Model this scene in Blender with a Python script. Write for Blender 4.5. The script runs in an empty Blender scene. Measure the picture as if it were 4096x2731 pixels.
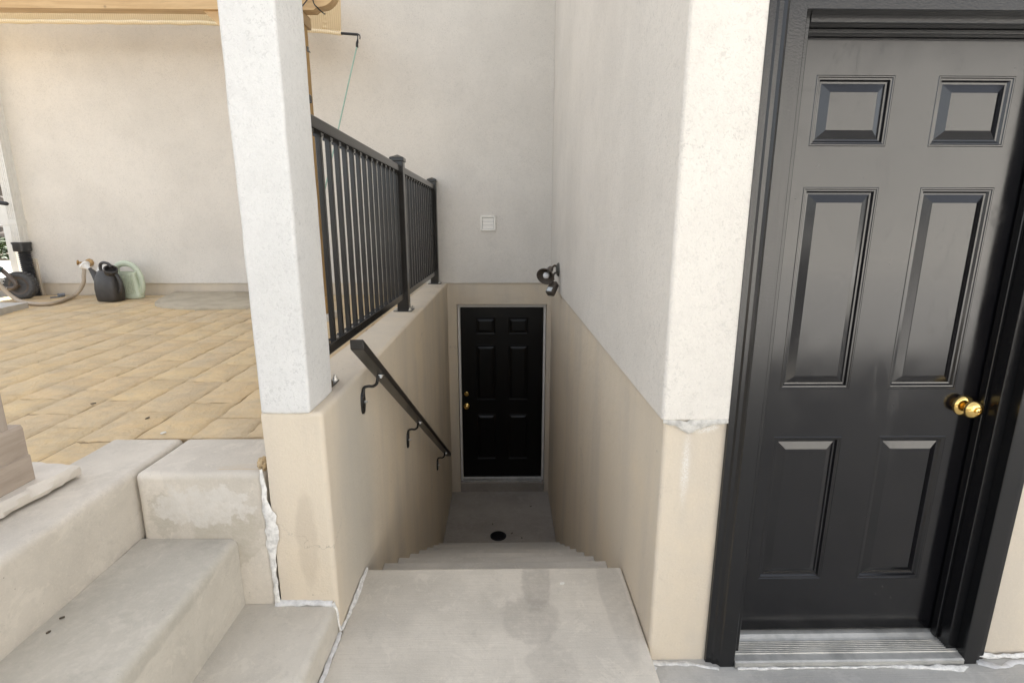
import bpy, bmesh, math, random
from mathutils import Vector, Matrix, Euler, noise as mnoise
rnd = random.Random(7)
sc = bpy.context.scene
COL = sc.collection
R = math.radians

# ------------------------------------------------------------------ camera, sky, sun, exposure
cam = bpy.data.cameras.new("camera"); camo = bpy.data.objects.new("camera", cam); COL.objects.link(camo)
cam.sensor_width = 36.0; cam.lens = 18.326; cam.clip_start = 0.02; cam.clip_end = 2000
camo.location = (0, 0, 1.48); camo.rotation_euler = (R(90 - 12.66), R(-0.08), R(-0.93))
sc.camera = camo
SUN_EL, SUN_AZ = 52.0, -12.0           # the sun stands behind the house, a little to its far end
world = bpy.data.worlds.new("World"); sc.world = world; world.use_nodes = True
wn = world.node_tree; wn.nodes.clear()
sky = wn.nodes.new("ShaderNodeTexSky"); sky.sky_type = 'NISHITA'; sky.sun_disc = False
sky.sun_elevation = R(SUN_EL); sky.sun_rotation = R(SUN_AZ); sky.dust_density = 3.0; sky.ozone_density = 0.6; sky.altitude = 300
hs = wn.nodes.new("ShaderNodeHueSaturation"); hs.inputs['Saturation'].default_value = 0.30
bg = wn.nodes.new("ShaderNodeBackground"); bg.inputs['Strength'].default_value = 0.15
wo = wn.nodes.new("ShaderNodeOutputWorld")
wn.links.new(sky.outputs[0], hs.inputs['Color']); wn.links.new(hs.outputs[0], bg.inputs['Color']); wn.links.new(bg.outputs[0], wo.inputs[0])
sl = bpy.data.lights.new("sun", 'SUN'); sl.energy = 5.0; sl.angle = R(0.5); sl.color = (1.0, 0.965, 0.91)
so = bpy.data.objects.new("sun", sl); COL.objects.link(so); so.location = (-6, 14, 20)
sd = Vector((math.sin(R(SUN_AZ)) * math.cos(R(SUN_EL)), math.cos(R(SUN_AZ)) * math.cos(R(SUN_EL)), math.sin(R(SUN_EL))))
so.rotation_euler = sd.to_track_quat('Z', 'Y').to_euler()
sc.view_settings.view_transform = 'Standard'; sc.view_settings.look = 'None'
sc.view_settings.exposure = 1.62; sc.view_settings.gamma = 1.0
sc.view_settings.use_curve_mapping = False
sc.render.engine = 'CYCLES'
sc.cycles.max_bounces = 8; sc.cycles.diffuse_bounces = 5; sc.cycles.glossy_bounces = 4
sc.cycles.use_denoising = True

# ------------------------------------------------------------------ measured planes (slab top is z = 0)
XL, XR, YB, YF, YG = -0.61, 0.523, 5.64, 1.668, 1.59
ZC = 0.862                      # stucco line and stairwell wall top
ZL = -1.608                     # basement landing
ZG = -0.065                     # ground before the side door
def patio_z(y): return 0.632 + (y - 1.668) * 0.0272

# ------------------------------------------------------------------ material helpers
class N:
    def __init__(s, name):
        s.m = bpy.data.materials.new(name); s.m.use_nodes = True; s.t = s.m.node_tree; s.t.nodes.clear()
        s.out = s.t.nodes.new("ShaderNodeOutputMaterial"); s.b = s.t.nodes.new("ShaderNodeBsdfPrincipled")
        s.t.links.new(s.b.outputs[0], s.out.inputs[0])
        s.pos = s.t.nodes.new("ShaderNodeNewGeometry").outputs['Position']
    def put(s, sock, v):
        if hasattr(v, 'is_output') or isinstance(v, bpy.types.NodeSocket): s.t.links.new(v, sock)
        elif isinstance(v, (tuple, list)) and len(v) == 3 and sock.type == 'RGBA': sock.default_value = (*v, 1)
        else: sock.default_value = v
    def set(s, **k):
        for a, v in k.items(): s.put(s.b.inputs[a.replace('_', ' ')], v)
        return s
    def vm(s, op, a, b=None):
        n = s.t.nodes.new("ShaderNodeVectorMath"); n.operation = op; s.put(n.inputs[0], a)
        if b is not None: s.put(n.inputs[1], b)
        return n.outputs['Value'] if op in ('LENGTH', 'DOT_PRODUCT') else n.outputs[0]
    def ma(s, op, a, b=0.0, clamp=False):
        n = s.t.nodes.new("ShaderNodeMath"); n.operation = op; n.use_clamp = clamp
        s.put(n.inputs[0], a); s.put(n.inputs[1], b); return n.outputs[0]
    def noise(s, scale=5, detail=4, rough=.55, vec=None, stretch=None, dist=0.0, color=False):
        v = s.pos if vec is None else vec
        if stretch: v = s.vm('MULTIPLY', v, stretch)
        n = s.t.nodes.new("ShaderNodeTexNoise"); s.put(n.inputs['Vector'], v)
        n.inputs['Scale'].default_value = scale; n.inputs['Detail'].default_value = detail
        n.inputs['Roughness'].default_value = rough; n.inputs['Distortion'].default_value = dist
        return n.outputs['Color'] if color else n.outputs[0]
    def voro(s, scale, feature='F1', vec=None):
        n = s.t.nodes.new("ShaderNodeTexVoronoi"); n.feature = feature; s.put(n.inputs['Vector'], s.pos if vec is None else vec)
        n.inputs['Scale'].default_value = scale; return n.outputs['Distance']
    def rng(s, v, a, b, c=0.0, d=1.0):
        n = s.t.nodes.new("ShaderNodeMapRange"); n.interpolation_type = 'SMOOTHSTEP'; s.put(n.inputs['Value'], v)
        for i, x in zip(('From Min', 'From Max', 'To Min', 'To Max'), (a, b, c, d)): n.inputs[i].default_value = x
        return n.outputs[0]
    def mix(s, f, a, b, mode='MIX'):
        n = s.t.nodes.new("ShaderNodeMix"); n.data_type = 'RGBA'; n.blend_type = mode
        s.put(n.inputs['Factor'], f); s.put(n.inputs[6], a); s.put(n.inputs[7], b); return n.outputs[2]
    def bump(s, h, strength=.3, dist=.002, prev=None):
        n = s.t.nodes.new("ShaderNodeBump"); n.inputs['Strength'].default_value = strength; n.inputs['Distance'].default_value = dist
        s.put(n.inputs['Height'], h)
        if prev is not None: s.put(n.inputs['Normal'], prev)
        return n.outputs[0]
    def stain(s, c, size, amp=.4, nscale=14, e0=.6, e1=1.0):
        """1 inside an uneven blotch of half-sizes `size` round the place c"""
        d = s.vm('MULTIPLY', s.vm('SUBTRACT', s.pos, c), tuple(1 / x for x in size))
        nz = s.ma('MULTIPLY', s.ma('SUBTRACT', s.noise(nscale, 5, .65), .5), amp * 2)
        return s.rng(s.ma('ADD', s.vm('LENGTH', d), nz), e1, e0)
    def rand(s):
        return s.t.nodes.new("ShaderNodeObjectInfo").outputs['Random']

MAT = {}
def stucco(name, base, marks=True):
    n = N(name)
    big = n.noise(1.3, 4, .6); mid = n.noise(9, 5, .6)
    c = n.mix(n.rng(big, .3, .7), tuple(x * .93 for x in base), tuple(min(1, x * 1.04) for x in base))
    c = n.mix(n.ma('MULTIPLY', n.rng(mid, .52, .72), .22), c, tuple(x * .82 for x in base))
    worm = n.noise(85, 3, .6, dist=1.2)
    pit = n.rng(worm, .36, .46, 1, 0)
    if marks:
        c = n.mix(n.ma('MULTIPLY', pit, n.rng(n.noise(5, 3), .35, .7, .15, .42)), c, tuple(x * .62 for x in base))
        c = n.mix(n.ma('MULTIPLY', n.rng(n.noise(34, 5, .75), .46, .66), .20), c, tuple(x * .80 for x in base))
        c = n.mix(n.ma('MULTIPLY', n.rng(n.noise(150, 3, .7), .52, .68), .30), c, tuple(min(.85, x * 1.16) for x in base))
        specks = n.rng(n.voro(7), .025, .012, 0, 1)
        c = n.mix(n.ma('MULTIPLY', specks, .55), c, (.16, .13, .09))
    b1 = n.bump(worm, .75, .004)
    b2 = n.bump(n.noise(240, 3, .6), .28, .0015, b1)
    n.set(Base_Color=c, Roughness=.92, Normal=b2); n.b.inputs['Specular IOR Level'].default_value = .25
    return n
MAT['stucco'] = stucco('stucco', (.70, .662, .60)).m
MAT['stucco_column'] = stucco('stucco_column', (.66, .65, .625)).m

def parge(name, base):
    n = N(name)
    streak = n.noise(3.2, 5, .6, stretch=(1, 1, .13)); blot = n.noise(2.2, 5, .6)
    c = n.mix(n.rng(streak, .38, .66), base, tuple(x * k for x, k in zip(base, (.88, .89, .92))))
    c = n.mix(n.ma('MULTIPLY', n.rng(blot, .45, .75), .45), c, tuple(x * k for x, k in zip(base, (1.10, 1.05, .96))))
    c = n.mix(n.ma('MULTIPLY', n.rng(n.noise(36, 4, .7), .56, .74), .16), c, tuple(x * .7 for x in base))
    b = n.bump(n.noise(150, 4, .7), .6, .003); b = n.bump(n.noise(14, 5, .6), .4, .010, b)
    c = n.mix(n.ma('MULTIPLY', n.rng(n.voro(9), .05, .02), .5), c, (.24, .19, .14)); c = n.mix(n.ma('MULTIPLY', n.rng(n.noise(120, 3, .7), .5, .7), .18), c, tuple(x * 1.15 for x in base))
    wv = n.vm('ADD', n.pos, n.vm('MULTIPLY', n.noise(3.5, 5, .7, color=True), (.35, .35, .35)))
    cr = n.ma('MULTIPLY', n.rng(n.voro(1.6, 'DISTANCE_TO_EDGE', wv), .0045, .0015), n.rng(n.noise(1.7, 3), .52, .64))
    c = n.mix(n.ma('MULTIPLY', cr, .45), c, tuple(x * .45 for x in base))
    n.c = c; n.set(Base_Color=c, Roughness=.9, Normal=b); n.b.inputs['Specular IOR Level'].default_value = .2
    return n
n = parge('parge', (.64, .56, .445))
# lime run below the broken stucco edge on the pilaster; rising damp tone at the column foot
m1 = n.stain((.603, 1.585, .69), (.022, .08, .18), .06, 12, .1, 1.0)
m2 = n.stain((.64, 1.585, .84), (.075, .08, .030), .8, 22)
mm = n.ma('MULTIPLY', n.ma('MAXIMUM', m1, m2), n.rng(n.noise(230, 4, .8), .40, .60, .1, 1))
c = n.mix(n.ma('MULTIPLY', mm, .85), n.c, (.74, .72, .68))
m3 = n.stain((-.70, 1.66, .38), (.045, .08, .22), .5, 9)
c = n.mix(n.ma('MULTIPLY', m3, .3), c, (.40, .33, .25))
m4 = n.stain((-.60, 2.02, .35), (.05, .40, .75), .25, 3, .35, 1.0)
c = n.mix(n.ma('MULTIPLY', m4, .6), c, (.46, .44, .39))
n.set(Base_Color=c); MAT['parge'] = n.m

def concrete(name, base, brushed=False, stains=()):
    n = N(name)
    blot = n.noise(2.4, 6, .62); fine = n.noise(40, 4, .7)
    c = n.mix(n.rng(blot, .32, .68), tuple(x * .86 for x in base), tuple(x * 1.07 for x in base))
    c = n.mix(n.ma('MULTIPLY', n.rng(fine, .5, .75), .25), c, tuple(x * .66 for x in base))
    c = n.mix(n.ma('MULTIPLY', n.rng(n.noise(15, 5, .7), .58, .72), .18), c, (.52, .45, .36))
    c = n.mix(n.ma('MULTIPLY', n.rng(n.noise(8.5, 7, .74, dist=.7), .55, .60), .30), c, tuple(min(.8, x * 1.22) for x in base))
    c = n.mix(n.ma('MULTIPLY', n.rng(n.noise(6, 7, .74, dist=.5, vec=n.vm('ADD', n.pos, (7.3, 2.1, 5.5))), .57, .62), .30), c, tuple(x * .74 for x in base))
    specks = n.rng(n.voro(16), .035, .015, 0, 1)
    c = n.mix(n.ma('MULTIPLY', specks, .7), c, (.10, .085, .06))
    c = n.mix(n.ma('MULTIPLY', n.ma('MULTIPLY', n.rng(n.voro(75), .16, .06), n.rng(n.noise(7, 4, .7), .45, .65)), .45), c, tuple(x * .5 for x in base))
    c = n.mix(n.ma('MULTIPLY', n.rng(n.noise(170, 3, .75), .5, .66), .22), c, tuple(min(.85, x * 1.22) for x in base))
    for ctr, size, col, f, amp, ns in stains:
        c = n.mix(n.ma('MULTIPLY', n.stain(ctr, size, amp, ns, .78, .98), n.ma('MULTIPLY', n.rng(n.noise(34, 5, .7), .3, .6, .45, 1), f)), c, col)
    b = n.bump(n.noise(150, 4, .7), .35, .002); b = n.bump(n.noise(9, 5, .6), .35, .01, b)
    if brushed:
        b = n.bump(n.noise(13, 3, .6, stretch=(.35, 14, 1)), .5, .0022, b)
        c = n.mix(n.ma('MULTIPLY', n.rng(n.noise(13, 4, .65, stretch=(.3, 11, 1)), .52, .7), .22), c, tuple(x * .72 for x in base))
    if name == 'stair_concrete':
        c = n.mix(n.rng(n.rand(), 0, 1, 0, .38), c, tuple(x * .62 for x in base))
    n.set(Base_Color=c, Roughness=.88, Normal=b); n.b.inputs['Specular IOR Level'].default_value = .3
    return n.m
DAMP = (.33, .30, .26)
MAT['slab'] = concrete('slab', (.58, .535, .46), True, [
    ((.13, 1.95, 0), (.07, .20, .2), DAMP, .55, .5, 7), ((.10, 1.72, 0), (.12, .14, .2), DAMP, .45, .5, 8),
    ((.17, 1.5, 0), (.10, .12, .2), DAMP, .3, .6, 8), ((.45, 1.85, 0), (.06, .4, .2), DAMP, .35, .4, 5)])
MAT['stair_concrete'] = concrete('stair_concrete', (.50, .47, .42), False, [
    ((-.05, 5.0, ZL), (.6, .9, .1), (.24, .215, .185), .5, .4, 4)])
MAT['well_shade_concrete'] = concrete('well_shade_concrete', (.33, .30, .265))  # darker copy of the stair concrete; the well's shade is in its colour
MAT['ground_concrete'] = concrete('ground_concrete', (.48, .462, .425), True)
MAT['step_concrete'] = concrete('step_concrete', (.54, .50, .43), False, [
    ((-1.05, 1.2, .39), (.3, .5, .06), (.34, .32, .27), .4, .5, 6)])
MAT['kerb_concrete'] = concrete('kerb_concrete', (.56, .51, .435), False, [
    ((-.93, 1.705, .64), (.09, .006, .03), (.52, .35, .17), .45, .9, 25), ((-.95, 1.722, .64), (.10, .004, .03), (.52, .39, .22), .4, .9, 25), ((-.90, 1.738, .64), (.08, .004, .03), (.52, .41, .25), .35, .9, 25),
    ((-.98, 1.665, .40), (.14, .05, .13), (.40, .36, .285), .6, .9, 20),
    ((-1.19, 1.665, .50), (.06, .05, .09), (.40, .365, .30), .55, .9, 22),
    ((-1.05, 1.665, .52), (.18, .05, .08), (.62, .59, .54), .7, .9, 22)])

n = N('paver')
rv = n.rand()
ramp = n.t.nodes.new("ShaderNodeValToRGB"); n.put(ramp.inputs[0], rv)
ramp.color_ramp.elements[0].color = (.66, .49, .275, 1); ramp.color_ramp.elements[1].color = (.67, .50, .28, 1)
for p, cc in ((.25, (.64, .49, .30)), (.5, (.67, .505, .285)), (.75, (.65, .485, .285))):
    e = ramp.color_ramp.elements.new(p); e.color = (*cc, 1)
blot = n.noise(5, 6, .68, dist=.8); mott = n.noise(13, 6, .75, stretch=(.6, 1, 1), dist=.5)
c = n.mix(n.rng(blot, .35, .7), ramp.outputs[0], (.46, .385, .28), 'MIX'); c = n.mix(.55, ramp.outputs[0], c)
c = n.mix(n.ma('MULTIPLY', n.rng(mott, .5, .72), .34), c, (.42, .345, .25))
c = n.mix(n.ma('MULTIPLY', n.rng(n.noise(60, 4, .7), .5, .7), .35), c, (.66, .53, .36))
b = n.bump(n.noise(20, 6, .72, dist=.6), .9, .016); b = n.bump(n.noise(130, 4, .7), .4, .003, b)
n.set(Base_Color=c, Roughness=.93, Normal=b); n.b.inputs['Specular IOR Level'].default_value = .2; MAT['paver'] = n.m
n = N('joint_sand'); s_ = n.noise(90, 5, .75)
n.set(Base_Color=n.mix(n.rng(n.noise(9, 4), .35, .65), (.50, .375, .22), (.30, .22, .125)), Roughness=1.0, Normal=n.bump(s_, .8, .006)); MAT['sand'] = n.m

def plain(name, col, rough=.5, metal=0.0, bump=None, var=.12, vscale=12, spec=.5, coat=0.0, rv=.06):
    n = N(name)
    c = n.mix(n.rng(n.noise(vscale, 5, .65), .35, .7), tuple(min(1, x * (1 + var)) for x in col), tuple(x * (1 - var) for x in col))
    rr = n.rng(n.noise(vscale * 1.7, 4, .6), .3, .7, max(.02, rough - rv), min(1, rough + rv))
    n.set(Base_Color=c, Roughness=rr, Metallic=metal); n.b.inputs['Specular IOR Level'].default_value = spec
    if bump: n.set(Normal=n.bump(n.noise(bump[0], 4, .6), bump[1], bump[2]))
    if coat: n.b.inputs['Coat Weight'].default_value = coat; n.b.inputs['Coat Roughness'].default_value = .15
    return n.m
def door_paint(name, base, r0, r1, dust, spec=.8):
    n = N(name)
    sm = n.noise(4.5, 5, .6, stretch=(1, 1, .6), dist=.6)
    rr = n.ma('ADD', n.rng(sm, .35, .7, r0, r1), n.ma('MULTIPLY', n.rng(n.noise(7, 6, .72, stretch=(1, 1, .55), dist=1.2), .54, .66), .085))
    sp = n.rng(n.voro(30), .055, .02, 0, 1)
    spm = n.ma('MULTIPLY', sp, n.rng(n.noise(6, 3), .48, .66))
    smear = n.rng(n.noise(10, 5, .7, stretch=(1, 1, .3)), .58, .76)
    c = n.mix(n.ma('MULTIPLY', smear, dust * .3), base, (.03, .029, .028))
    c = n.mix(n.ma('MULTIPLY', spm, dust), c, (.45, .43, .40))
    b = n.bump(n.noise(70, 3, .6), .05, .0008)
    n.set(Base_Color=c, Roughness=rr, Normal=b); n.b.inputs['Specular IOR Level'].default_value = spec
    return n.m
MAT['door'] = door_paint('door_paint', (.0035, .0033, .0042), .12, .20, .30, .65)
MAT['door2'] = door_paint('basement_door_paint', (.003, .0028, .0026), .28, .36, .05, .28)
n = N('casing_paint')
gr = n.noise(18, 5, .65, stretch=(6, 6, .35))
n.set(Base_Color=n.mix(n.rng(n.voro(60), .04, .018), (.005, .005, .0055), (.25, .24, .22)), Roughness=n.rng(gr, .3, .7, .19, .26), Specular_IOR_Level=.6,
      Normal=n.bump(n.noise(170, 3, .6), .35, .0009, n.bump(gr, .04, .0008))); MAT['casing'] = n.m
MAT['drive'] = plain('added_drive', (.62, .605, .575), .9, var=.08, vscale=1.5)
MAT['asphalt'] = plain('asphalt', (.085, .083, .08), .9, var=.15, vscale=3)
MAT['white_trim'] = plain('white_trim', (.72, .70, .66), .5, bump=(60, .1, .001), var=.04)
MAT['rail'] = plain('rail_metal', (.015, .0135, .012), .16, var=.12, vscale=8, spec=.42, rv=.008)
MAT['handrail'] = plain('handrail_metal', (.015, .0135, .012), .30, var=.1, vscale=6, spec=.5, rv=.008)
MAT['bracket'] = plain('bracket_metal', (.006, .006, .006), .3, spec=.5)
MAT['zinc'] = plain('zinc', (.62, .61, .58), .35, 1.0)
MAT['alu'] = plain('aluminium', (.46, .45, .42), .55, .6, var=.2, vscale=8, bump=(80, .1, .0008))
MAT['brass'] = plain('brass', (.80, .56, .20), .13, 1.0, var=.06)
MAT['old_brass'] = plain('old_brass', (.42, .27, .12), .45, 1.0, var=.25)
MAT['bronze'] = plain('bronze_plastic', (.095, .078, .062), .5, var=.15, bump=(150, .15, .001))
MAT['verdigris'] = plain('weathered_bronze', (.075, .072, .062), .6, var=.35, vscale=40)
MAT['bulb'] = plain('bulb_glass', (.80, .80, .80), .12, var=.01)
MAT['lens'] = plain('sensor_lens', (.62, .66, .68), .3, var=.03)
MAT['cream_plastic'] = plain('cream_plastic', (.84, .81, .74), .45, var=.03)
MAT['white_plastic'] = plain('white_plastic', (.80, .79, .76), .4, var=.04)
MAT['can_dark'] = plain('dark_grey_plastic', (.040, .036, .033), .42, var=.15, vscale=20, bump=(120, .12, .001), spec=.5)
MAT['can_green'] = plain('sage_plastic', (.53, .585, .45), .5, var=.06, vscale=20)
MAT['black'] = plain('black_plastic', (.018, .018, .019), .5, var=.2)
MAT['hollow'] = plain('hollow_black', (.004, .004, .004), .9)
MAT['rubber'] = plain('tyre_rubber', (.075, .074, .074), .75, var=.2, vscale=40, bump=(90, .2, .001))
MAT['tube'] = plain('brown_tube', (.125, .10, .082), .4, .35, var=.15)
MAT['reel'] = plain('brown_plastic', (.095, .078, .066), .5, var=.08)
MAT['hose'] = plain('tan_hose', (.40, .325, .24), .55, var=.08)
MAT['nozzle'] = plain('nozzle_teal', (.035, .075, .09), .35, .3)
MAT['pewter'] = plain('grey_nozzle', (.20, .22, .25), .35, .5)
MAT['gutter'] = plain('gutter_white', (.70, .69, .65), .4, var=.04)
MAT['cord'] = plain('green_cord', (.30, .46, .38), .6)
MAT['caulk'] = plain('caulk', (.64, .625, .59), .6, var=.20, vscale=55, bump=(110, .6, .004))
MAT['caulk_grey'] = plain('old_caulk', (.60, .59, .575), .5, var=.16, vscale=30, bump=(70, .4, .004))
MAT['mortar'] = plain('mortar', (.52, .50, .46), .9, var=.2, vscale=40, bump=(90, .8, .006))
MAT['foam'] = plain('dry_foam', (.44, .33, .19), .95, var=.35, vscale=60, bump=(160, .9, .006))
MAT['leaf'] = plain('green_leaf', (.07, .14, .03), .6, var=.25)
MAT['litter'] = plain('dry_litter', (.075, .058, .04), .8, var=.4)
MAT['chip'] = plain('white_chip', (.72, .70, .64), .8)
MAT['slate'] = plain('slate_slab', (.40, .345, .255), .8, var=.12, vscale=5, bump=(60, .35, .003))
MAT['limestone'] = plain('limestone', (.58, .53, .46), .85, var=.08, vscale=9, bump=(45, .5, .006))
MAT['paving_slab'] = plain('paving_slab', (.46, .44, .40), .85, var=.06, bump=(80, .3, .002))
MAT['boulder'] = plain('boulder_rock', (.13, .11, .09), .9, var=.5, vscale=3, bump=(6, .8, .06))
MAT['hill'] = plain('hill_soil', (.10, .08, .055), .95, var=.3, vscale=1.5, bump=(5, .9, .08))
MAT['grassy'] = plain('shrub_leaf', (.035, .06, .014), .6, var=.4, vscale=8)
MAT['grate'] = plain('drain_iron', (.012, .012, .014), .4, .4, var=.3, vscale=40)
MAT['corrugated'] = plain('corrugated_black', (.030, .031, .034), .45, var=.25, vscale=20)
def wood(name, c1, c2, axis, rough=.6):
    n = N(name); st = [9, 9, 9]; st['XYZ'.index(axis)] = .7
    g = n.noise(2.6, 6, .65, stretch=tuple(st), dist=.8); f = n.noise(9, 4, .7, stretch=tuple(st))
    c = n.mix(n.rng(g, .32, .68), c1, c2); c = n.mix(n.ma('MULTIPLY', n.rng(f, .5, .75), .4), c, tuple(x * .6 for x in c2))
    c = n.mix(n.ma('MULTIPLY', n.rng(n.voro(5.5), .10, .05), .7), c, tuple(x * .45 for x in c2))
    n.set(Base_Color=c, Roughness=rough, Normal=n.bump(f, .3, .002)); n.b.inputs['Specular IOR Level'].default_value = .35
    return n.m
MAT['woodX'] = wood('cedar_rafter', (.60, .42, .225), (.50, .33, .165), 'X')
MAT['woodY'] = wood('cedar_beam', (.48, .335, .18), (.38, .255, .13), 'Y')
MAT['woodZ'] = wood('cedar_post', (.43, .27, .10), (.35, .21, .075), 'Z')
MAT['greyZ'] = wood('grey_post', (.41, .345, .285), (.35, .29, .235), 'Z', .7)
MAT['greyY'] = wood('grey_skirt', (.41, .34, .275), (.32, .26, .205), 'Y', .7)
n = N('shade_cloth')
ws = n.t.nodes.new("ShaderNodeTexWave"); n.put(ws.inputs['Vector'], n.pos); ws.wave_type = 'BANDS'; ws.bands_direction = 'X'
ws.inputs['Scale'].default_value = 17; ws.inputs['Distortion'].default_value = .15
c = n.mix(ws.outputs['Fac'], (.74, .60, .38), (.84, .70, .48)); c = n.mix(n.ma('MULTIPLY', n.rng(n.noise(3, 4), .45, .7), .3), c, (.70, .58, .34))
n.set(Base_Color=c, Roughness=.9, Normal=n.bump(ws.outputs['Fac'], .4, .003)); MAT['cloth'] = n.m

# ------------------------------------------------------------------ mesh helpers
def B(): return bmesh.new()
def box(bm, x0, x1, y0, y1, z0, z1, bev=0.0, seg=2):
    v = [bm.verts.new((x, y, z)) for z in (z0, z1) for y in (y0, y1) for x in (x0, x1)]
    fs = [bm.faces.new([v[i] for i in q]) for q in ((0, 2, 3, 1), (4, 5, 7, 6), (0, 1, 5, 4), (2, 6, 7, 3), (0, 4, 6, 2), (1, 3, 7, 5))]
    if bev:
        es = list({e for f in fs for e in f.edges})
        bmesh.ops.bevel(bm, geom=es, offset=bev, segments=seg, profile=.5, affect='EDGES')
    return bm
def prism(bm, pts, fn, a, b):
    """extrude the outline pts from depth a to depth b; fn(u, v, depth) -> 3-D point"""
    A = [bm.verts.new(fn(u, v, a)) for u, v in pts]; Bv = [bm.verts.new(fn(u, v, b)) for u, v in pts]
    k = len(pts); bm.faces.new(A); bm.faces.new(Bv[::-1])
    for i in range(k): bm.faces.new((A[i], Bv[i], Bv[(i + 1) % k], A[(i + 1) % k]))
    return bm
def frame_at(t):
    t = t.normalized(); up = Vector((0, 0, 1)) if abs(t.z) < .95 else Vector((1, 0, 0))
    a = t.cross(up).normalized(); return a, a.cross(t).normalized()
def tube(bm, pts, r, seg=12, cap=True, sx=1.0):
    pts = [Vector(p) for p in pts]; rs = r if isinstance(r, (list, tuple)) else [r] * len(pts)
    rings = []; prev = None
    for i, p in enumerate(pts):
        t = (pts[min(i + 1, len(pts) - 1)] - pts[max(i - 1, 0)])
        if prev is None: a, b = frame_at(t)
        else:
            a = prev - t.normalized() * prev.dot(t.normalized()); a.normalize(); b = a.cross(t.normalized()).normalized()
        prev = a
        rings.append([bm.verts.new(p + a * math.cos(2 * math.pi * k / seg) * rs[i] + b * math.sin(2 * math.pi * k / seg) * rs[i] * sx) for k in range(seg)])
    for i in range(len(rings) - 1):
        for k in range(seg): bm.faces.new((rings[i][k], rings[i][(k + 1) % seg], rings[i + 1][(k + 1) % seg], rings[i + 1][k]))
    if cap: bm.faces.new(rings[0][::-1]); bm.faces.new(rings[-1])
    return bm
def smooth_path(pts, n=8):
    P = [Vector(p) for p in pts]; P = [P[0] * 2 - P[1]] + P + [P[-1] * 2 - P[-2]]; out = []
    for i in range(1, len(P) - 2):
        for k in range(n):
            t = k / n; a, b, c, d = P[i - 1], P[i], P[i + 1], P[i + 2]
            out.append(.5 * ((2 * b) + (c - a) * t + (2 * a - 5 * b + 4 * c - d) * t * t + (3 * b - a - 3 * c + d) * t ** 3))
    out.append(P[-2]); return out
def lathe(bm, prof, origin, axis, seg=24, sx=1.0, sy=1.0):
    """prof: (radius, distance along axis)"""
    o = Vector(origin); ax = Vector(axis).normalized(); a, b = frame_at(ax); rings = []
    for r, h in prof:
        rings.append([bm.verts.new(o + ax * h + (a * math.cos(2 * math.pi * k / seg) * sx + b * math.sin(2 * math.pi * k / seg) * sy) * max(r, 1e-5)) for k in range(seg)])
    for i in range(len(rings) - 1):
        for k in range(seg): bm.faces.new((rings[i][k], rings[i][(k + 1) % seg], rings[i + 1][(k + 1) % seg], rings[i + 1][k]))
    bm.faces.new(rings[0][::-1]); bm.faces.new(rings[-1]); return bm
def superell(bm, levels, seg=40):
    """stacked super-ellipse rings: (z, cx, cy, rx, ry, power)"""
    rings = []
    for z, cx, cy, rx, ry, p in levels:
        ring = []
        for k in range(seg):
            t = 2 * math.pi * k / seg; c, s = math.cos(t), math.sin(t)
            ring.append(bm.verts.new((cx + rx * math.copysign(abs(c) ** (2 / p), c), cy + ry * math.copysign(abs(s) ** (2 / p), s), z)))
        rings.append(ring)
    for i in range(len(rings) - 1):
        for k in range(seg): bm.faces.new((rings[i][k], rings[i][(k + 1) % seg], rings[i + 1][(k + 1) % seg], rings[i + 1][k]))
    bm.faces.new(rings[0][::-1]); bm.faces.new(rings[-1]); return bm
def rough_up(bm, amp, scale, keep=None, seed=0.0):
    for v in bm.verts:
        if keep and keep(v.co): continue
        v.co += Vector(mnoise.noise_vector(v.co * scale + Vector((seed, seed * 2, seed * 3)))) * amp
    return bm
def subdiv(bm, cuts):
    bmesh.ops.subdivide_edges(bm, edges=bm.edges[:], cuts=cuts, use_grid_fill=True); return bm
def grid_cut(bm, step, box_min, box_max):
    for ax in range(3):
        k = math.ceil((box_max[ax] - box_min[ax]) / step)
        for i in range(1, k):
            co = [0, 0, 0]; no = [0, 0, 0]; co[ax] = box_min[ax] + (box_max[ax] - box_min[ax]) * i / k; no[ax] = 1
            bmesh.ops.bisect_plane(bm, geom=bm.verts[:] + bm.edges[:] + bm.faces[:], plane_co=co, plane_no=no)
    return bm

def hold(bm, lo, hi, d):
    for ax in range(3):
        for p in (lo[ax] + d, hi[ax] - d):
            co = [0, 0, 0]; no = [0, 0, 0]; co[ax] = p; no[ax] = 1
            bmesh.ops.bisect_plane(bm, geom=bm.verts[:] + bm.edges[:] + bm.faces[:], plane_co=co, plane_no=no)
    return bm
WL = {}      # world location of each object
def obj(name, bm, mat, parent=None, smooth=False, base=None):
    bmesh.ops.recalc_face_normals(bm, faces=bm.faces[:])
    me = bpy.data.meshes.new(name); bm.to_mesh(me); bm.free()
    xs = [v.co for v in me.vertices]
    lo = Vector((min(v.x for v in xs), min(v.y for v in xs), min(v.z for v in xs))); hi = Vector((max(v.x for v in xs), max(v.y for v in xs), max(v.z for v in xs)))
    c = Vector(base) if base else Vector(((lo.x + hi.x) / 2, (lo.y + hi.y) / 2, lo.z))
    me.transform(Matrix.Translation(-c)); me.materials.append(MAT[mat] if isinstance(mat, str) else mat)
    if smooth:
        for p in me.polygons: p.use_smooth = True
        me.set_sharp_from_angle(angle=R(smooth if smooth is not True else 40))
    o = bpy.data.objects.new(name, me); COL.objects.link(o); WL[o] = c
    if parent: o.parent = parent; o.location = c - WL[parent]
    else: o.location = c
    return o
def tag(o, label=None, cat=None, group=None, kind='thing'):
    if label: o['label'] = label
    if cat: o['category'] = cat
    if group: o['group'] = group
    if kind: o['kind'] = kind
    return o
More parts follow.
